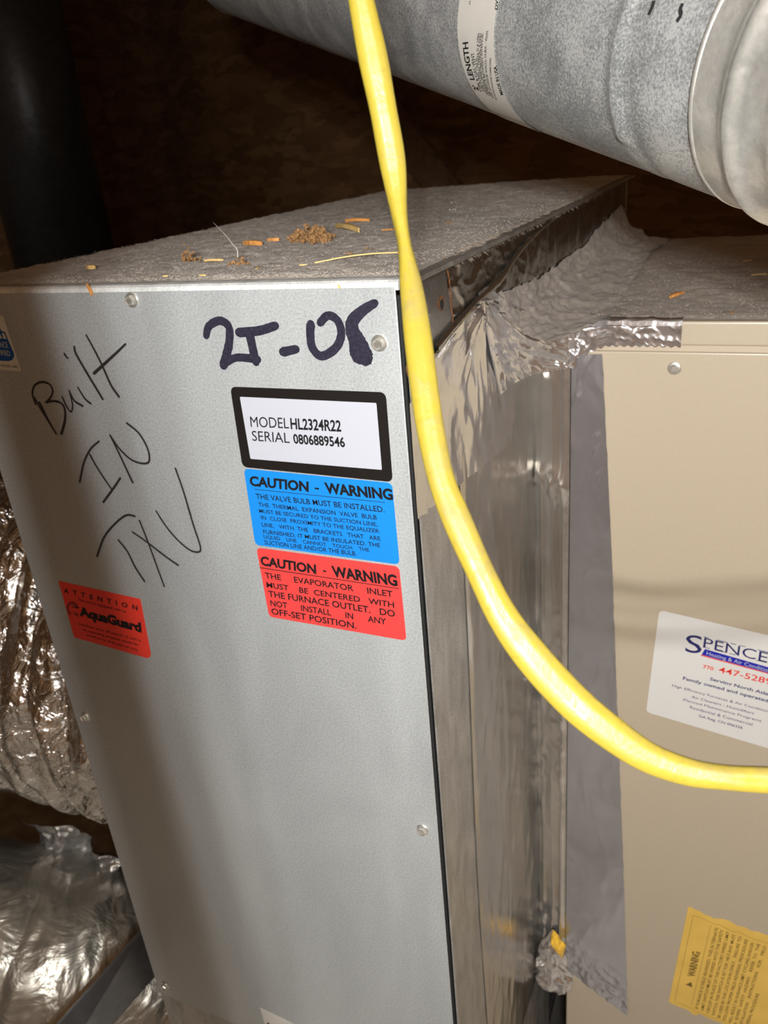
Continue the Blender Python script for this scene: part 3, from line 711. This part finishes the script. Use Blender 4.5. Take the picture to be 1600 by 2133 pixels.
def corner_wad():                                # crumpled sheet where the three tapes meet
    def f(u, v):
        # from the cabinet side (u=0) to the furnace corner (u=1); v from the top down
        zt = lerp(-0.036, -0.093, smoothstep(0, 1, u)); zb = -0.135
        a = Vector((0.004, lerp(0.15, 0.20, v), 0)); b = Vector((X0 + .004, 0.2965, 0)); p = a.lerp(b, u)
        sag = math.sin(math.pi * u) * (-0.030 * (1 - .3 * v)); n = Vector((-.75, .66, 0))
        p = p - n * sag * .9; z = lerp(zt, zb, v)
        cr = .0062 * (ridge((math.atan2(v + .05, u + .25) * 4.2, math.hypot(u, v) * 1.2, 3.3), 2) - .2) + .0012 * noise.noise((u * 9, v * 7, 1)) + .0022 * max(0, ridge((u * 7 - v * 3, v * 4, 8), 2) - .6)
        t = smoothstep(0, .12, u) * (1 - smoothstep(.9, 1, u))
        q = p + Vector((.55, -.83, .25)) * cr * t; q.z = z + cr * .5 * t
        q.x = max(q.x, 0.004); return V(q)
    return sheet('foil_tape', f, 120, 90, M_foil_b)
tag(corner_wad(), 'crumpled foil tape wad where coil cabinet, furnace top and side meet', 'tape')
def cove():                                      # dusty foil cove along the joint behind
    def f(u, v):
        y = lerp(0.20, 0.86, u ** 1.2); r = pw([(.2, .05), (.3, .075), (.45, .07), (.7, .06), (.86, .075)], y)
        a = v * math.pi / 2; x = 0.003 + r * (1 - math.cos(a)) if False else 0.003 + (1 - math.cos(a)) * r
        hz = pw([(.2, .040), (.35, .028), (.55, .030), (.72, .042), (.86, .050)], y); z = FT + .0012 + hz * (1 - math.sin(a)) - smoothstep(.32, .2, y) * 0.0
        cr = .0042 * (ridge((y * 13 + v * 1.4, v * 2.2 - y * 6, 5), 3) - .2) + .0022 * fbm((y * 70, v * 9, 2), 4)
        t = smoothstep(0, .1, v) * 1.0
        if y < .33: z -= 0.0
        return V((x + max(cr, -.002) * t * .7, y, z + max(cr, -.001) * .8))
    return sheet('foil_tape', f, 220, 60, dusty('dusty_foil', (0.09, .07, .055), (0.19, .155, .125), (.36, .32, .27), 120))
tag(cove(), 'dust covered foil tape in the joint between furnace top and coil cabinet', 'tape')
def wad2():                                      # crushed foil bundle low in the corner
    def f(u, v):
        a = u * 2 * math.pi; t = v; c = Vector((0.030, 0.300, lerp(-0.93, -1.055, t))); r = pw([(0, .002), (.25, .013), (.7, .020), (.9, .018), (1, .006)], t)
        rr = r * (1 + .42 * (ridge((math.cos(a) * 1.3, math.sin(a) * 1.3, t * 3.4), 2) - .2))
        return V(c + Vector((math.cos(a) * rr, math.sin(a) * rr * .6, 0)))
    return sheet('foil_bundle', f, 72, 90, M_foil_b)
o = wad2(); tag(o, 'crushed foil bundle stuffed at the foot of the corner strip', 'foil')
def sealant():
    def f(u, v):
        a = u * 2 * math.pi; c = V(on(1158, 1955, (0, 1, 0), 0.284)); dd = V(on(1172, 2000, (0, 1, 0), 0.284)) - c
        c = c + dd * (v - .3) * 1.3; r = math.sin(math.pi * min(.97, max(.03, v))) * .0085 * (1 + .4 * noise.noise((math.cos(a) * 2, math.sin(a) * 2, v * 5)))
        return V(c + Vector((math.cos(a) * r, math.sin(a) * r * .6, 0)))
    return sheet('sealant_blob', f, 24, 30, M_amber)
tag(sealant(), 'amber sealant blob above the crushed foil bundle', 'sealant')

# ------------------------------------------------------------------ dust
def dust_sheet(name, x0, x1, y0, y1, z, m, sp, amp, seed, edge=None):
    nx = int((x1 - x0) / sp); ny = int((y1 - y0) / sp * .6)
    def f(u, v):
        x = lerp(x0, x1, u); y = lerp(y0, y1, v ** 1.35)
        h = amp * (.55 + .5 * fbm((x * 60, y * 60, seed), 3) + .55 * abs(fbm((x * 260, y * 260, seed), 2)))
        e = min(smoothstep(0, .012, x - x0), smoothstep(0, .05, x1 - x + .012 * noise.noise((x * 50, y * 50, 7))), smoothstep(0, .012, y - y0))
        return V((x, y, z + max(0, h) * (.15 + .85 * e)))
    return sheet(name, f, nx, ny, m)
o = dust_sheet('dust_layer', -0.4195, 0.0022, 0.0095, 0.930, 0.0002, M_dust, 0.0016, 0.0028, 1.0); o['kind'] = 'stuff'
tag(o, 'thick grey dust layer covering the coil cabinet top', 'dust')
o = dust_sheet('dust_layer', X0 + .016, XR, 0.3045, 0.862, FT + .0002, M_dust2, 0.0022, 0.0022, 5.0); o['kind'] = 'stuff'
tag(o, 'brown dust layer on top of the tan furnace', 'dust')
def lint(name, gen, n, label, m=M_lint):
    vs = []; fs = []
    for _ in range(n):
        p, d, L, w = gen()
        s = Vector((random.uniform(-1, 1), random.uniform(-1, 1), random.uniform(-.3, .3))).normalized() * w
        k = d * L + Vector((random.gauss(0, L * .25), random.gauss(0, L * .25), 0)); b = len(vs)
        vs += [p - s, p + s, p + k * .5 + Vector((0, 0, L * .15)), p + k]; fs += [(b, b + 1, b + 2), (b + 1, b + 3, b + 2)]
    o = mesh(name, vs, fs, m); o['kind'] = 'stuff'; return tag(o, label, 'lint')
def g_top():
    y = .011 + .9 * random.random() ** 2.0; x = random.uniform(-.417, .002)
    d = Vector((random.gauss(0, 1), random.gauss(0, 1), random.uniform(.05, .9))).normalized()
    return V((x, y, .0008 + random.random() * .0012)), d, random.uniform(.0008, .0028), .00007
lint('lint', g_top, 26000, 'short grey lint fibres in the dust on the coil cabinet top')
def g_edge():
    y = .02 + .88 * random.random() ** 1.3
    d = Vector((.55, random.gauss(0, .6), random.uniform(-1.6, .2))).normalized()
    return V((.0012, y, random.uniform(-.004, .001))), d, random.uniform(.002, .0075) * (1 if y > .1 else .3), .00010
lint('lint', g_edge, 9000, 'lint fringe hanging over the side edge of the coil cabinet top', plain('dark_lint', (0.17, 0.14, 0.11), 1.0))
def g_fur():
    y = .31 + .5 * random.random() ** 1.6; x = random.uniform(X0, .32)
    d = Vector((random.gauss(0, 1), random.gauss(0, 1), random.uniform(.05, .7))).normalized()
    return V((x, y, FT + .0008 + random.random() * .001)), d, random.uniform(.0008, .0028), .00008
lint('lint', g_fur, 9000, 'brown lint fibres in the dust on the furnace top')

# ------------------------------------------------------------------ debris on the dust
ZD = 0.0022
def crumbs(px, py, wpx, hpx, label, z=ZD, seed=1, n=60):
    rnd = random.Random(seed); a = T(px - wpx / 2, py, z); b = T(px + wpx / 2, py, z); c = (a + b) / 2; L = (b - a).length
    hh = hpx * L / wpx; bm = bmesh.new()
    for _ in range(n):
        t = rnd.uniform(-.5, .5); r = rnd.uniform(.0006, .0015) * max(.5, L / .02)
        p = c + (b - a) * t + Vector((0, rnd.gauss(0, L * .14), abs(rnd.gauss(0, .42)) * hh * (1.1 - 1.3 * abs(t))))
        g = bmesh.ops.create_icosphere(bm, subdivisions=1, radius=r, matrix=Matrix.Translation(p))
        for v in g['verts']: v.co += Vector((rnd.gauss(0, r * .2), rnd.gauss(0, r * .2), rnd.gauss(0, r * .2)))
    return tag(bmo('crumb_clump', bm, M_crumb), label, 'debris')
crumbs(646, 503, 74, 22, 'wide brown crumb clump on the dust left of the yellow cord', seed=2, n=150)
crumbs(396, 545, 30, 22, 'small tan crumb clump on the dust above the wide panel', seed=4, n=70)
crumbs(497, 552, 40, 10, 'low dirty crumb clump at the foot of the pale fibre', seed=6, n=50)
crumbs(768, 521, 18, 8, 'tiny tan crumb clump close to the cord', seed=7, n=16)
crumbs(728, 531, 18, 7, 'tiny orange crumb clump above the long straw', seed=8, n=14)
crumbs(935, 466, 18, 8, 'dark crumb clump on the dust right of the yellow cord', seed=9, n=20)
def chip(name, a, b, w, m, label, cat, z=ZD, lift=0.0, group=None, on_front=False):
    A = (F(*a) + NF * .001) if on_front else T(*a, z); Bp = (F(*b) + NF * .001) if on_front else T(*b, z + lift)
    d = (Bp - A); L = d.length; x = d.normalized(); y = (Vector((1, 0, 0)) if on_front else Vector((0, 0, 1))).cross(x).normalized(); zz = x.cross(y)
    vs = []; fs = []; n = 8
    for i in range(n + 1):
        t = i / n; ww = w * (math.sin(math.pi * min(.95, max(.05, t))) ** .9) * (1 + .2 * noise.noise((t * 5, a[0], 0))); h = w * .35
        c = A + d * t + zz * (math.sin(t * math.pi) * L * .03 + h)
        vs += [c - y * ww / 2 - zz * h, c + y * ww / 2 - zz * h, c + y * ww / 2 + zz * h, c - y * ww / 2 + zz * h]
        if i: q = 4 * (i - 1); fs += [(q + k, q + (k + 1) % 4, q + 4 + (k + 1) % 4, q + 4 + k) for k in range(4)]
    fs += [(3, 2, 1, 0), tuple(4 * n + k for k in range(4))]
    return tag(mesh(name, vs, fs, m), label, cat, group)
chip('wood_chip', (508, 511), (546, 512), .0055, M_wood, 'bright orange wood chip on the dust beside the pale fibre', 'wood chip')
chip('wood_chip', (700, 475), (748, 484), .006, M_straw, 'tan wood chip on the dust nearest the cord', 'wood chip')
chip('wood_chip', (720, 463), (770, 462), .0045, M_wood, 'orange wood chip farthest back beside the cord', 'wood chip')
chip('wood_chip', (558, 503), (582, 502), .004, M_wood, 'small flat orange chip between bright chip and wide clump', 'wood chip')
chip('wood_chip', (181, 561), (199, 561), .0045, M_straw, 'small tan chip on the dust above the left screw', 'wood chip')
chip('wood_chip', (181, 591), (193, 616), .0022, M_wood, 'thin orange splinter stuck to the front left of the screw', 'splinter', on_front=True)
chip('straw', (655, 549), (845, 527), .0013, M_straw, 'long thin straw lying on the dust by the front edge', 'straw')
chip('straw', (426, 545), (466, 544), .0022, M_straw, 'short thick straw on the dust left of the pale fibre', 'straw')
chip('straw', (795, 481), (835, 481), .0018, M_wood, 'short reddish straw on the dust touching the cord outline', 'straw')
for (a, b, lb) in (((624, 554), (640, 553), 'rice-like straw bit below the wide clump'), ((415, 575), (429, 575), 'pale straw bit on the lip below the small clump'), ((340, 577), (350, 576), 'pale straw bit on the lip right of the left screw'), ((533, 562), (541, 558), 'orange bit on the lip right of the dirty clump'), ((704, 592), (708, 601), 'yellow straw bit on the lip above the broad figures')):
    chip('straw', a, b, .0014, M_straw, lb, 'straw', on_front=(b[1] > 595))
chip('straw', (1565, 574), (1598, 572), .0014, M_straw, 'pale straw on the dusty furnace top by the right end', 'straw', FT + .002)
chip('straw', (1548, 545), (1566, 543), .0014, M_straw, 'shorter pale straw farther back on the furnace top', 'straw', FT + .002)
chip('wood_chip', (1395, 622), (1425, 612), .004, M_wood, 'brown chip on the furnace top behind the bright tape', 'wood chip', FT + .002)
crumbs(943, 441, 12, 8, 'white crumb on the dust right of the cord', seed=11, n=8).data.materials[0] = M_fiber
crumbs(1525, 652, 16, 6, 'dark crumb clump at the furnace front edge', FT + .002, 12, 12)
def fibre():
    foot = T(495, 541, ZD); k = (foot - V(CAM)).length; P = lambda px, py: V(CAM) + V(ray(px, py)).normalized() * k
    c = catmull([foot, P(494, 520), P(484, 508), P(470, 490), P(444, 463)], 8); vs = []; fs = []
    for i, p in enumerate(c):
        r = .00035 * (1.15 - i / len(c))
        for q in range(5): a = q * 2 * math.pi / 5; vs.append(p + Vector((math.cos(a) * r, math.sin(a) * r, 0)))
        if i: b = 5 * (i - 1); fs += [(b + q, b + (q + 1) % 5, b + 5 + (q + 1) % 5, b + 5 + q) for q in range(5)]
    o = tag(mesh('fibre', vs, fs, M_fiber, None, True), 'single pale fibre standing up from the dust', 'fibre')
fibre()

# ------------------------------------------------------------------ vent pipe
PU = _n(np.array([0.724, -0.648, -0.237])); PA0 = np.array([0.291, -0.029, 0.071]); PR = 0.070
PU_v = V(PU); e1 = Vector((0, 0, 1)).cross(PU_v).normalized(); e2 = PU_v.cross(e1)
def cyl(px, py, R=PR):
    r = _n(ray(px, py)); o = CAM - PA0; rp = r - PU * r.dot(PU); op = o - PU * o.dot(PU)
    a = rp.dot(rp); b = 2 * rp.dot(op); c = op.dot(op) - R * R; D = max(b * b - 4 * a * c, 0); t = (-b - math.sqrt(D)) / (2 * a)
    p = V(CAM + r * t) - V(PA0); return p.dot(PU_v), math.atan2(p.dot(e2), p.dot(e1))
def cp_(s, th, r): return V(PA0) + PU_v * s + (e1 * math.cos(th) + e2 * math.sin(th)) * r
s_b1 = cyl(1265, 150)[0]; s_b1r = cyl(1292, 150)[0]; s_j = cyl(1443, 220)[0]; s_g = cyl(1415, 200)[0]
s_b2 = cyl(1535, 170)[0]; s_b3 = cyl(1600, 330)[0]
pipe = empty('vent_pipe', V(PA0), 'spangled galvanized gas vent pipe slanting across the top right with paper label', 'pipe')
bpy.context.view_layer.update()
def lathe(name, prof, m, parent, n=128, fn=None):
    vs = []; fs = []
    for i, (s, r) in enumerate(prof):
        for k in range(n):
            th = 2 * math.pi * k / n; rr = r + (fn(s, th) if fn else 0); vs.append(cp_(s, th, rr))
        if i:
            b = n * (i - 1); fs += [(b + k, b + (k + 1) % n, b + n + (k + 1) % n, b + n + k) for k in range(n)]
    return mesh(name, vs, fs, m, parent, True)
gauss = lambda x, c, w_: math.exp(-((x - c) / w_) ** 2)
th_d = cyl(1300, 296)[1]; th_d2 = cyl(1392, 320)[1]; s_d2 = cyl(1392, 320)[0]
def prof_r(s):
    r = PR - 0.0007 * gauss(s, s_b1r + .006, .0022) - 0.0005 * gauss(s, s_g, .0013)
    return r
def dents(s, th):
    d = -0.0022 * gauss(s, s_b1r - .003, .006) * gauss(th, th_d - .02, .035) - .0028 * gauss(s, s_d2, .004) * gauss(th, th_d2, .16)
    d -= .0022 * gauss(s, s_d2 + .010, .003) * gauss(th, th_d2 + .12, .10)
    w_ = ((th - th_d) * (-1 if dth0 > 0 else 1) + math.pi) % (2 * math.pi) - math.pi
    d += 0.0027 * gauss(s, (s_b1 + s_b1r) / 2, 0.0036) * (.12 + .88 * smoothstep(-.04, .06, w_))
    return d + .0003 * noise.noise((s * 14, math.cos(th) * 2, math.sin(th) * 2))
dth0 = cyl(1000, 5)[1] - cyl(1060, 247)[1]
sl = cyl(478, 45)[0]; L0 = sl - .02
ss = [L0 + (s_j - L0) * i / 260 for i in range(261)]
lathe('pipe_section', [(s, prof_r(s)) for s in ss], M_pipe, pipe, 256, dents)
def prof_c(s):
    r = PR + .0008 + .0034 * gauss(s, s_b2, .0055) + .0018 * gauss(s, s_b3 + .004, .006)
    return r
s_end = s_j + 0.30
cs = [s_j - .0006, s_j - .0003] + [s_j + (s_end - s_j) * i / 200 for i in range(201)]
lathe('pipe_collar', [(cs[0], PR - .0005), (cs[1], PR + .0012)] + [(s, prof_c(s)) for s in cs[2:]] + [(s_end + .0002, PR * .97), (s_end + .0004, PR * .02)], M_collar, pipe, 200, lambda s, th: .0004 * noise.noise((s * 30, math.cos(th) * 3, math.sin(th) * 3)) - .002 * gauss(s, s_b2 + .004, .005) * gauss(th, cyl(1520, 135)[1], .03))
lathe('seam_ring', [(s_j - .0020, PR + .0002), (s_j - .0016, PR + .0012), (s_j - .0004, PR + .0015), (s_j + .0006, PR + .0012), (s_j + .001, PR + .0006)], M_collar, pipe, 200)
# elbow at the far end turning up
def elbow():
    vs = []; fs = []; n = 64; c0 = V(PA0) + PU_v * L0; Rb = .11; up = Vector((-0.1, .35, .93)); upp = (up - PU_v * up.dot(PU_v)).normalized()
    for i in range(25):
        a = i / 24 * math.radians(80); cen = c0 - PU_v * math.sin(a) * Rb + upp * (1 - math.cos(a)) * Rb; t = (-PU_v * math.cos(a) + upp * math.sin(a))
        n1 = (upp * math.cos(a) + PU_v * math.sin(a)); n2 = t.cross(n1); r = PR * (1.0 + .012 * (1 if i % 6 < 1 else 0))
        for k in range(n): q = 2 * math.pi * k / n; vs.append(cen + n1 * math.cos(q) * r + n2 * math.sin(q) * r)
        if i: b = n * (i - 1); fs += [(b + k, b + (k + 1) % n, b + n + (k + 1) % n, b + n + k) for k in range(n)]
    return mesh('pipe_elbow', vs, fs, M_pipe, pipe, True)
elbow()
# locking tabs cut in the sleeve
def tab_slot(pts):
    q = Print(Vector((0, 0, 0))); q.off = Vector((0, 0, 0)); c = catmull([Vector((*cyl(*p), 0)) for p in pts], 6)
    for i, p in enumerate(c):
        d = (c[min(i + 1, len(c) - 1)] - c[max(i - 1, 0)]); d = Vector((d.x, d.y * PR, 0)).normalized(); n_ = Vector((-d.y, d.x, 0)) * .0011
        q.v += [cp_(p.x + n_.x, p.y + n_.y / PR, PR + .0006), cp_(p.x - n_.x, p.y - n_.y / PR, PR + .0006)]
        if i: a = 2 * (i - 1); q.f.append((a, a + 1, a + 3, a + 2))
    return q.build('lock_slot', M_dark, pipe)
tab_slot([(1364, 2), (1360, 16), (1353, 31)]); tab_slot([(1424, 8), (1419, 20), (1420, 32), (1412, 45)])
# printed paper label wrapped round the pipe
sA, sB = cyl(955, 79)[0], cyl(1031, 104)[0]
th0 = cyl(1060, 247)[1]; thT = cyl(1000, 5)[1]; dth = thT - th0
def lab_pt(s, th, h=.0006): return cp_(s, th, PR + h)
def wrap_label():
    def f(u, v):
        th = lerp(th0 - dth * .02, th0 + dth * 1.6, v)
        return lab_pt(lerp(sA, sB, u), th)
    return sheet('pipe_label', f, 4, 60, M_cream, pipe)
lab = wrap_label(); tag(lab, 'white paper label wrapped round the pipe')
pr = Print(Vector((0, 0, 0)))
def cyl_line(s_, a, b, c, bold=0.0):               # a: start of baseline, b: end, c: top of the first letter
    A_, B_, C_ = cyl(*a), cyl(*b), cyl(*c)
    pr.text(s_, lambda u, v: lab_pt(A_[0] + (B_[0] - A_[0]) * u + (C_[0] - A_[0]) * v, A_[1] + (B_[1] - A_[1]) * u + (C_[1] - A_[1]) * v, .0009), bold)
c7 = lambda x, y: (934 + x / 8.206, y / 8.206)
cyl_line("2'  LENGTH", c7(545, 1535), c7(355, 710), c7(465, 1530), .02)
cyl_line('TYPE B GAS VENT', c7(612, 1545), c7(460, 880), c7(570, 1560))
cyl_line('2 PIECES MIN. 1 INCH', c7(640, 1545), c7(510, 980), c7(615, 1560))
for k, (e, s_) in enumerate(((540, 'INSTALL WHERE THERE IS A MIN.'), (555, 'CLEARANCE TO MATERIAL, 8 AND'), (560, 'AIR SPACE BETWEEN INTERIOR'))):
    cyl_line(s_, c7(690 + 34 * k, 1590 + 20 * k), c7(555 + 35 * k, e), c7(665 + 34 * k, 1600 + 20 * k))
cyl_line('AND EXTERIOR WALLS. DURA - VENT', c7(800, 1660), c7(712, 500), c7(775, 1670))
cyl_line('SEE INSTRUCTIONS FOR CONNECTIONS', c7(850, 1690), c7(755, 975), c7(828, 1700))
cyl_line('MADE IN USA', c7(960, 1600), c7(848, 1110), c7(910, 1610), .015)
cyl_line('DVP', c7(862, 165), c7(880, -60), c7(815, 165), .015)
cyl_line('PL', c7(400, 75), c7(400, 5), c7(372, 75))
pr.build('lettering', M_black, lab)

# ------------------------------------------------------------------ yellow cord
def cord():
    K = [(430, -1300, 470, -1320, .42), (600, -700, 645, -715, .33),  # px left, py left, px right, py right (edges seen), distance, flatness
        (700, -170, 752, -178, .305), (714, -80, 765, -88, .307), (725.5, 2, 779, -4, .31), (745, 118, 806, 108, .315), (769, 228, 826, 222, .32), (790, 340, 845, 334, .325), (815, 450, 849, 446, .328), (829, 520, 858, 512, .328),
        (833, 600, 880, 592, .325), (841, 700, 898, 690, .322), (853, 800, 911, 790, .32), (868, 900, 925, 886, .318), (893, 1008, 946, 990, .316), (925, 1098, 981, 1072, .314), (972, 1200, 1026, 1176, .312), (1022, 1305, 1076, 1268, .31),
        (1085, 1398, 1140, 1348, .308), (1170, 1490, 1216, 1430, .306), (1240, 1547, 1282, 1488, .304), (1330, 1603, 1358, 1545, .302), (1420, 1634, 1436, 1578, .30), (1500, 1644, 1510, 1593, .298), (1600, 1652, 1603, 1597, .296), (1720, 1655, 1722, 1600, .294), (1900, 1640, 1896, 1585, .29), (2400, 1560, 2390, 1505, .30), (3200, 1500, 3190, 1440, .30)]
    A = [V(CAM) + V(ray(a, b)) / FPX * d for a, b, c, e, d in K]; Bp = [V(CAM) + V(ray(c, e)) / FPX * d for a, b, c, e, d in K]
    C_ = catmull([(a + b) / 2 for a, b in zip(A, Bp)], 12); Wd = catmull([Vector(((a - b).length / 2, 0, 0)) for a, b in zip(A, Bp)], 12); S_ = catmull([(b - a).normalized() for a, b in zip(A, Bp)], 12)
    n = 28; vs = []; fs = []
    tw = [(0, 0.0), (.34, 0.0), (.40, .25), (.52, .15), (1, 0.1)]
    for i, c in enumerate(C_):
        t = (C_[min(i + 1, len(C_) - 1)] - C_[max(i - 1, 0)]).normalized(); s = S_[i]; s = (s - t * s.dot(t)).normalized(); m_ = t.cross(s)
        wd = Wd[i].x; th = .0034 + .0010 * math.exp(-((wd - .0028) / .001) ** 2)
        ph = pw(tw, i / (len(C_) - 1))
        for k in range(n):
            a = 2 * math.pi * k / n + ph
            # three-wire flat jacket: shallow grooves between conductors
            g = 1 - 0.09 * (math.cos(3 * math.acos(max(-1, min(1, math.cos(a))))) ** 2 < .12)
            lump = 1 + .02 * noise.noise((i * .06, math.cos(a), math.sin(a)))
            vs.append(c + s * math.cos(a) * wd * lump + m_ * math.copysign(abs(math.sin(a)) ** .8, math.sin(a)) * th * g * lump)
        if i: b = n * (i - 1); fs += [(b + k, b + (k + 1) % n, b + n + (k + 1) % n, b + n + k) for k in range(n)]
    fs += [tuple(range(n)), tuple(reversed(range(len(vs) - n, len(vs))))]
    o = mesh('extension_cord', vs, fs, M_yellow, None, True)
    tag(o, 'yellow extension cord looping down in front of the cabinets', 'cord')
    # lint stuck to the upper side of the jacket
    return C_, S_, Wd
C_, S_, Wd = cord()

# ------------------------------------------------------------------ foil ducts at the left
def duct(name, pts, R, m, label, seed=0, n=160, steps=300, rings=0.05, ring_h=.012, cr=.016, squash=1.0, mat_ring=None):
    c = catmull([Vector(p) for p in pts], steps // (len(pts) - 1)); vs = []; fs = []; L = 0
    up = Vector((0, 0, 1))
    for i, p in enumerate(c):
        if i: L += (p - c[i - 1]).length
        t = (c[min(i + 1, len(c) - 1)] - c[max(i - 1, 0)]).normalized(); s = t.cross(up).normalized(); q = s.cross(t)
        for k in range(n):
            a = 2 * math.pi * k / n
            r = R + ring_h * (abs(math.sin(math.pi * (L / rings + .15 * noise.noise((a * 1.5, L * 3, seed))))) ** .6 - .6)
            P = Vector((math.cos(a) * R, math.sin(a) * R, L))
            r += cr * (.5 * ridge(Vector((P.x * 7, P.y * 7, P.z * 16)) + Vector((seed, 0, 0)), 4) + .35 * noise.noise(P * 6))
            vs.append(p + s * math.cos(a) * r + q * math.sin(a) * r * squash)
        if i: b = n * (i - 1); fs += [(b + k, b + (k + 1) % n, b + n + (k + 1) % n, b + n + k) for k in range(n)]
    fs += [tuple(range(n)), tuple(reversed(range(len(vs) - n, len(vs))))]
    return tag(mesh(name, vs, fs, m, None, True), label, 'duct')
duct('foil_duct', [(-0.475, 0.36, -0.60), (-0.75, 0.33, -0.585), (-1.1, 0.30, -0.55), (-1.6, 0.25, -0.50)], 0.262, M_foil_d, 'large crinkled foil duct left of the coil cabinet', 1.0)
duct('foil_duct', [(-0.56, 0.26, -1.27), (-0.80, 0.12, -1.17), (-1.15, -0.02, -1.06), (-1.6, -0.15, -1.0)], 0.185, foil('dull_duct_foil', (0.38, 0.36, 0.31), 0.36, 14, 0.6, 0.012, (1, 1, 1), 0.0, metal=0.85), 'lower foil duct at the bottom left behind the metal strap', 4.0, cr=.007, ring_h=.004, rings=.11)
def rag():
    a = V(on(70, 1690, (0, 1, 0), .22)); b = V(on(262, 1760, (0, 1, 0), .22)); c = V(on(160, 1850, (0, 1, 0), .30)); d = V(on(270, 1850, (0, 1, 0), .30))
    def f(u, v):
        p = a.lerp(b, u).lerp(c.lerp(d, u), v); k = .022 * (ridge((u * 2, v * 2.5, 3), 4) - .2) + .02 * math.sin(u * 9 + v)
        return V(p + Vector((.1, -.9, .3)) * k)
    return sheet('foil_flap', f, 70, 60, M_foil_b)
tag(rag(), 'loose shiny foil flap hanging between the two foil ducts', 'foil')
def strap():
    
    a, b, c, d = V(on(300, 1932, (0, 1, 0), .035)), V(on(336, 2020, (0, 1, 0), .035)), V(on(60, 2330, (0, 1, 0), -.16)), V(on(-30, 2300, (0, 1, 0), -.16))
    bm = bmesh.new(); th = Vector((0, .003, 0)); lip = Vector((0, .02, 0))
    v = [bm.verts.new(p) for p in (a, b, c, d)] + [bm.verts.new(p + th) for p in (a, b, c, d)]
    for f in ((0, 1, 2, 3), (7, 6, 5, 4), (0, 4, 5, 1), (1, 5, 6, 2), (2, 6, 7, 3), (3, 7, 4, 0)): bm.faces.new([v[i] for i in f])
    w_ = [bm.verts.new(p) for p in (a + th, a + lip, d + lip, d + th)]; bm.faces.new(w_)
    bmesh.ops.recalc_face_normals(bm, faces=bm.faces)
    return bmo('metal_strap', bm, M_strut)
tag(strap(), 'flat dark galvanized strap slanting across the lower foil duct', 'strap')
def round_duct():
    bm = bmesh.new(); bmesh.ops.create_cone(bm, cap_ends=True, segments=64, radius1=.17, radius2=.17, depth=1.5)
    o = bmo('round_duct', bm, M_bduct, None, True); o.location = (-2.02, 1.75, .35); return o
tag(round_duct(), 'dark round upright duct in the shadows at the far upper left', 'duct')
# cable showing through the gap under the tape
def cable():
    y = .40; P = lambda px, py: V(on(px, py, (0, 1, 0), y)); c = catmull([P(1160, 2020), P(1150, 2080), P(1138, 2133), P(1125, 2200)], 6); vs = []; fs = []
    for i, p in enumerate(c):
        for k in range(10): a = k * math.pi / 5; vs.append(p + Vector((math.cos(a) * .005, math.sin(a) * .005, 0)))
        if i: b = 10 * (i - 1); fs += [(b + k, b + (k + 1) % 10, b + 10 + (k + 1) % 10, b + 10 + k) for k in range(10)]
    return mesh('black_cable', vs, fs, M_black, None, True)
tag(cable(), 'black cable end in the gap below the crushed foil', 'cable')
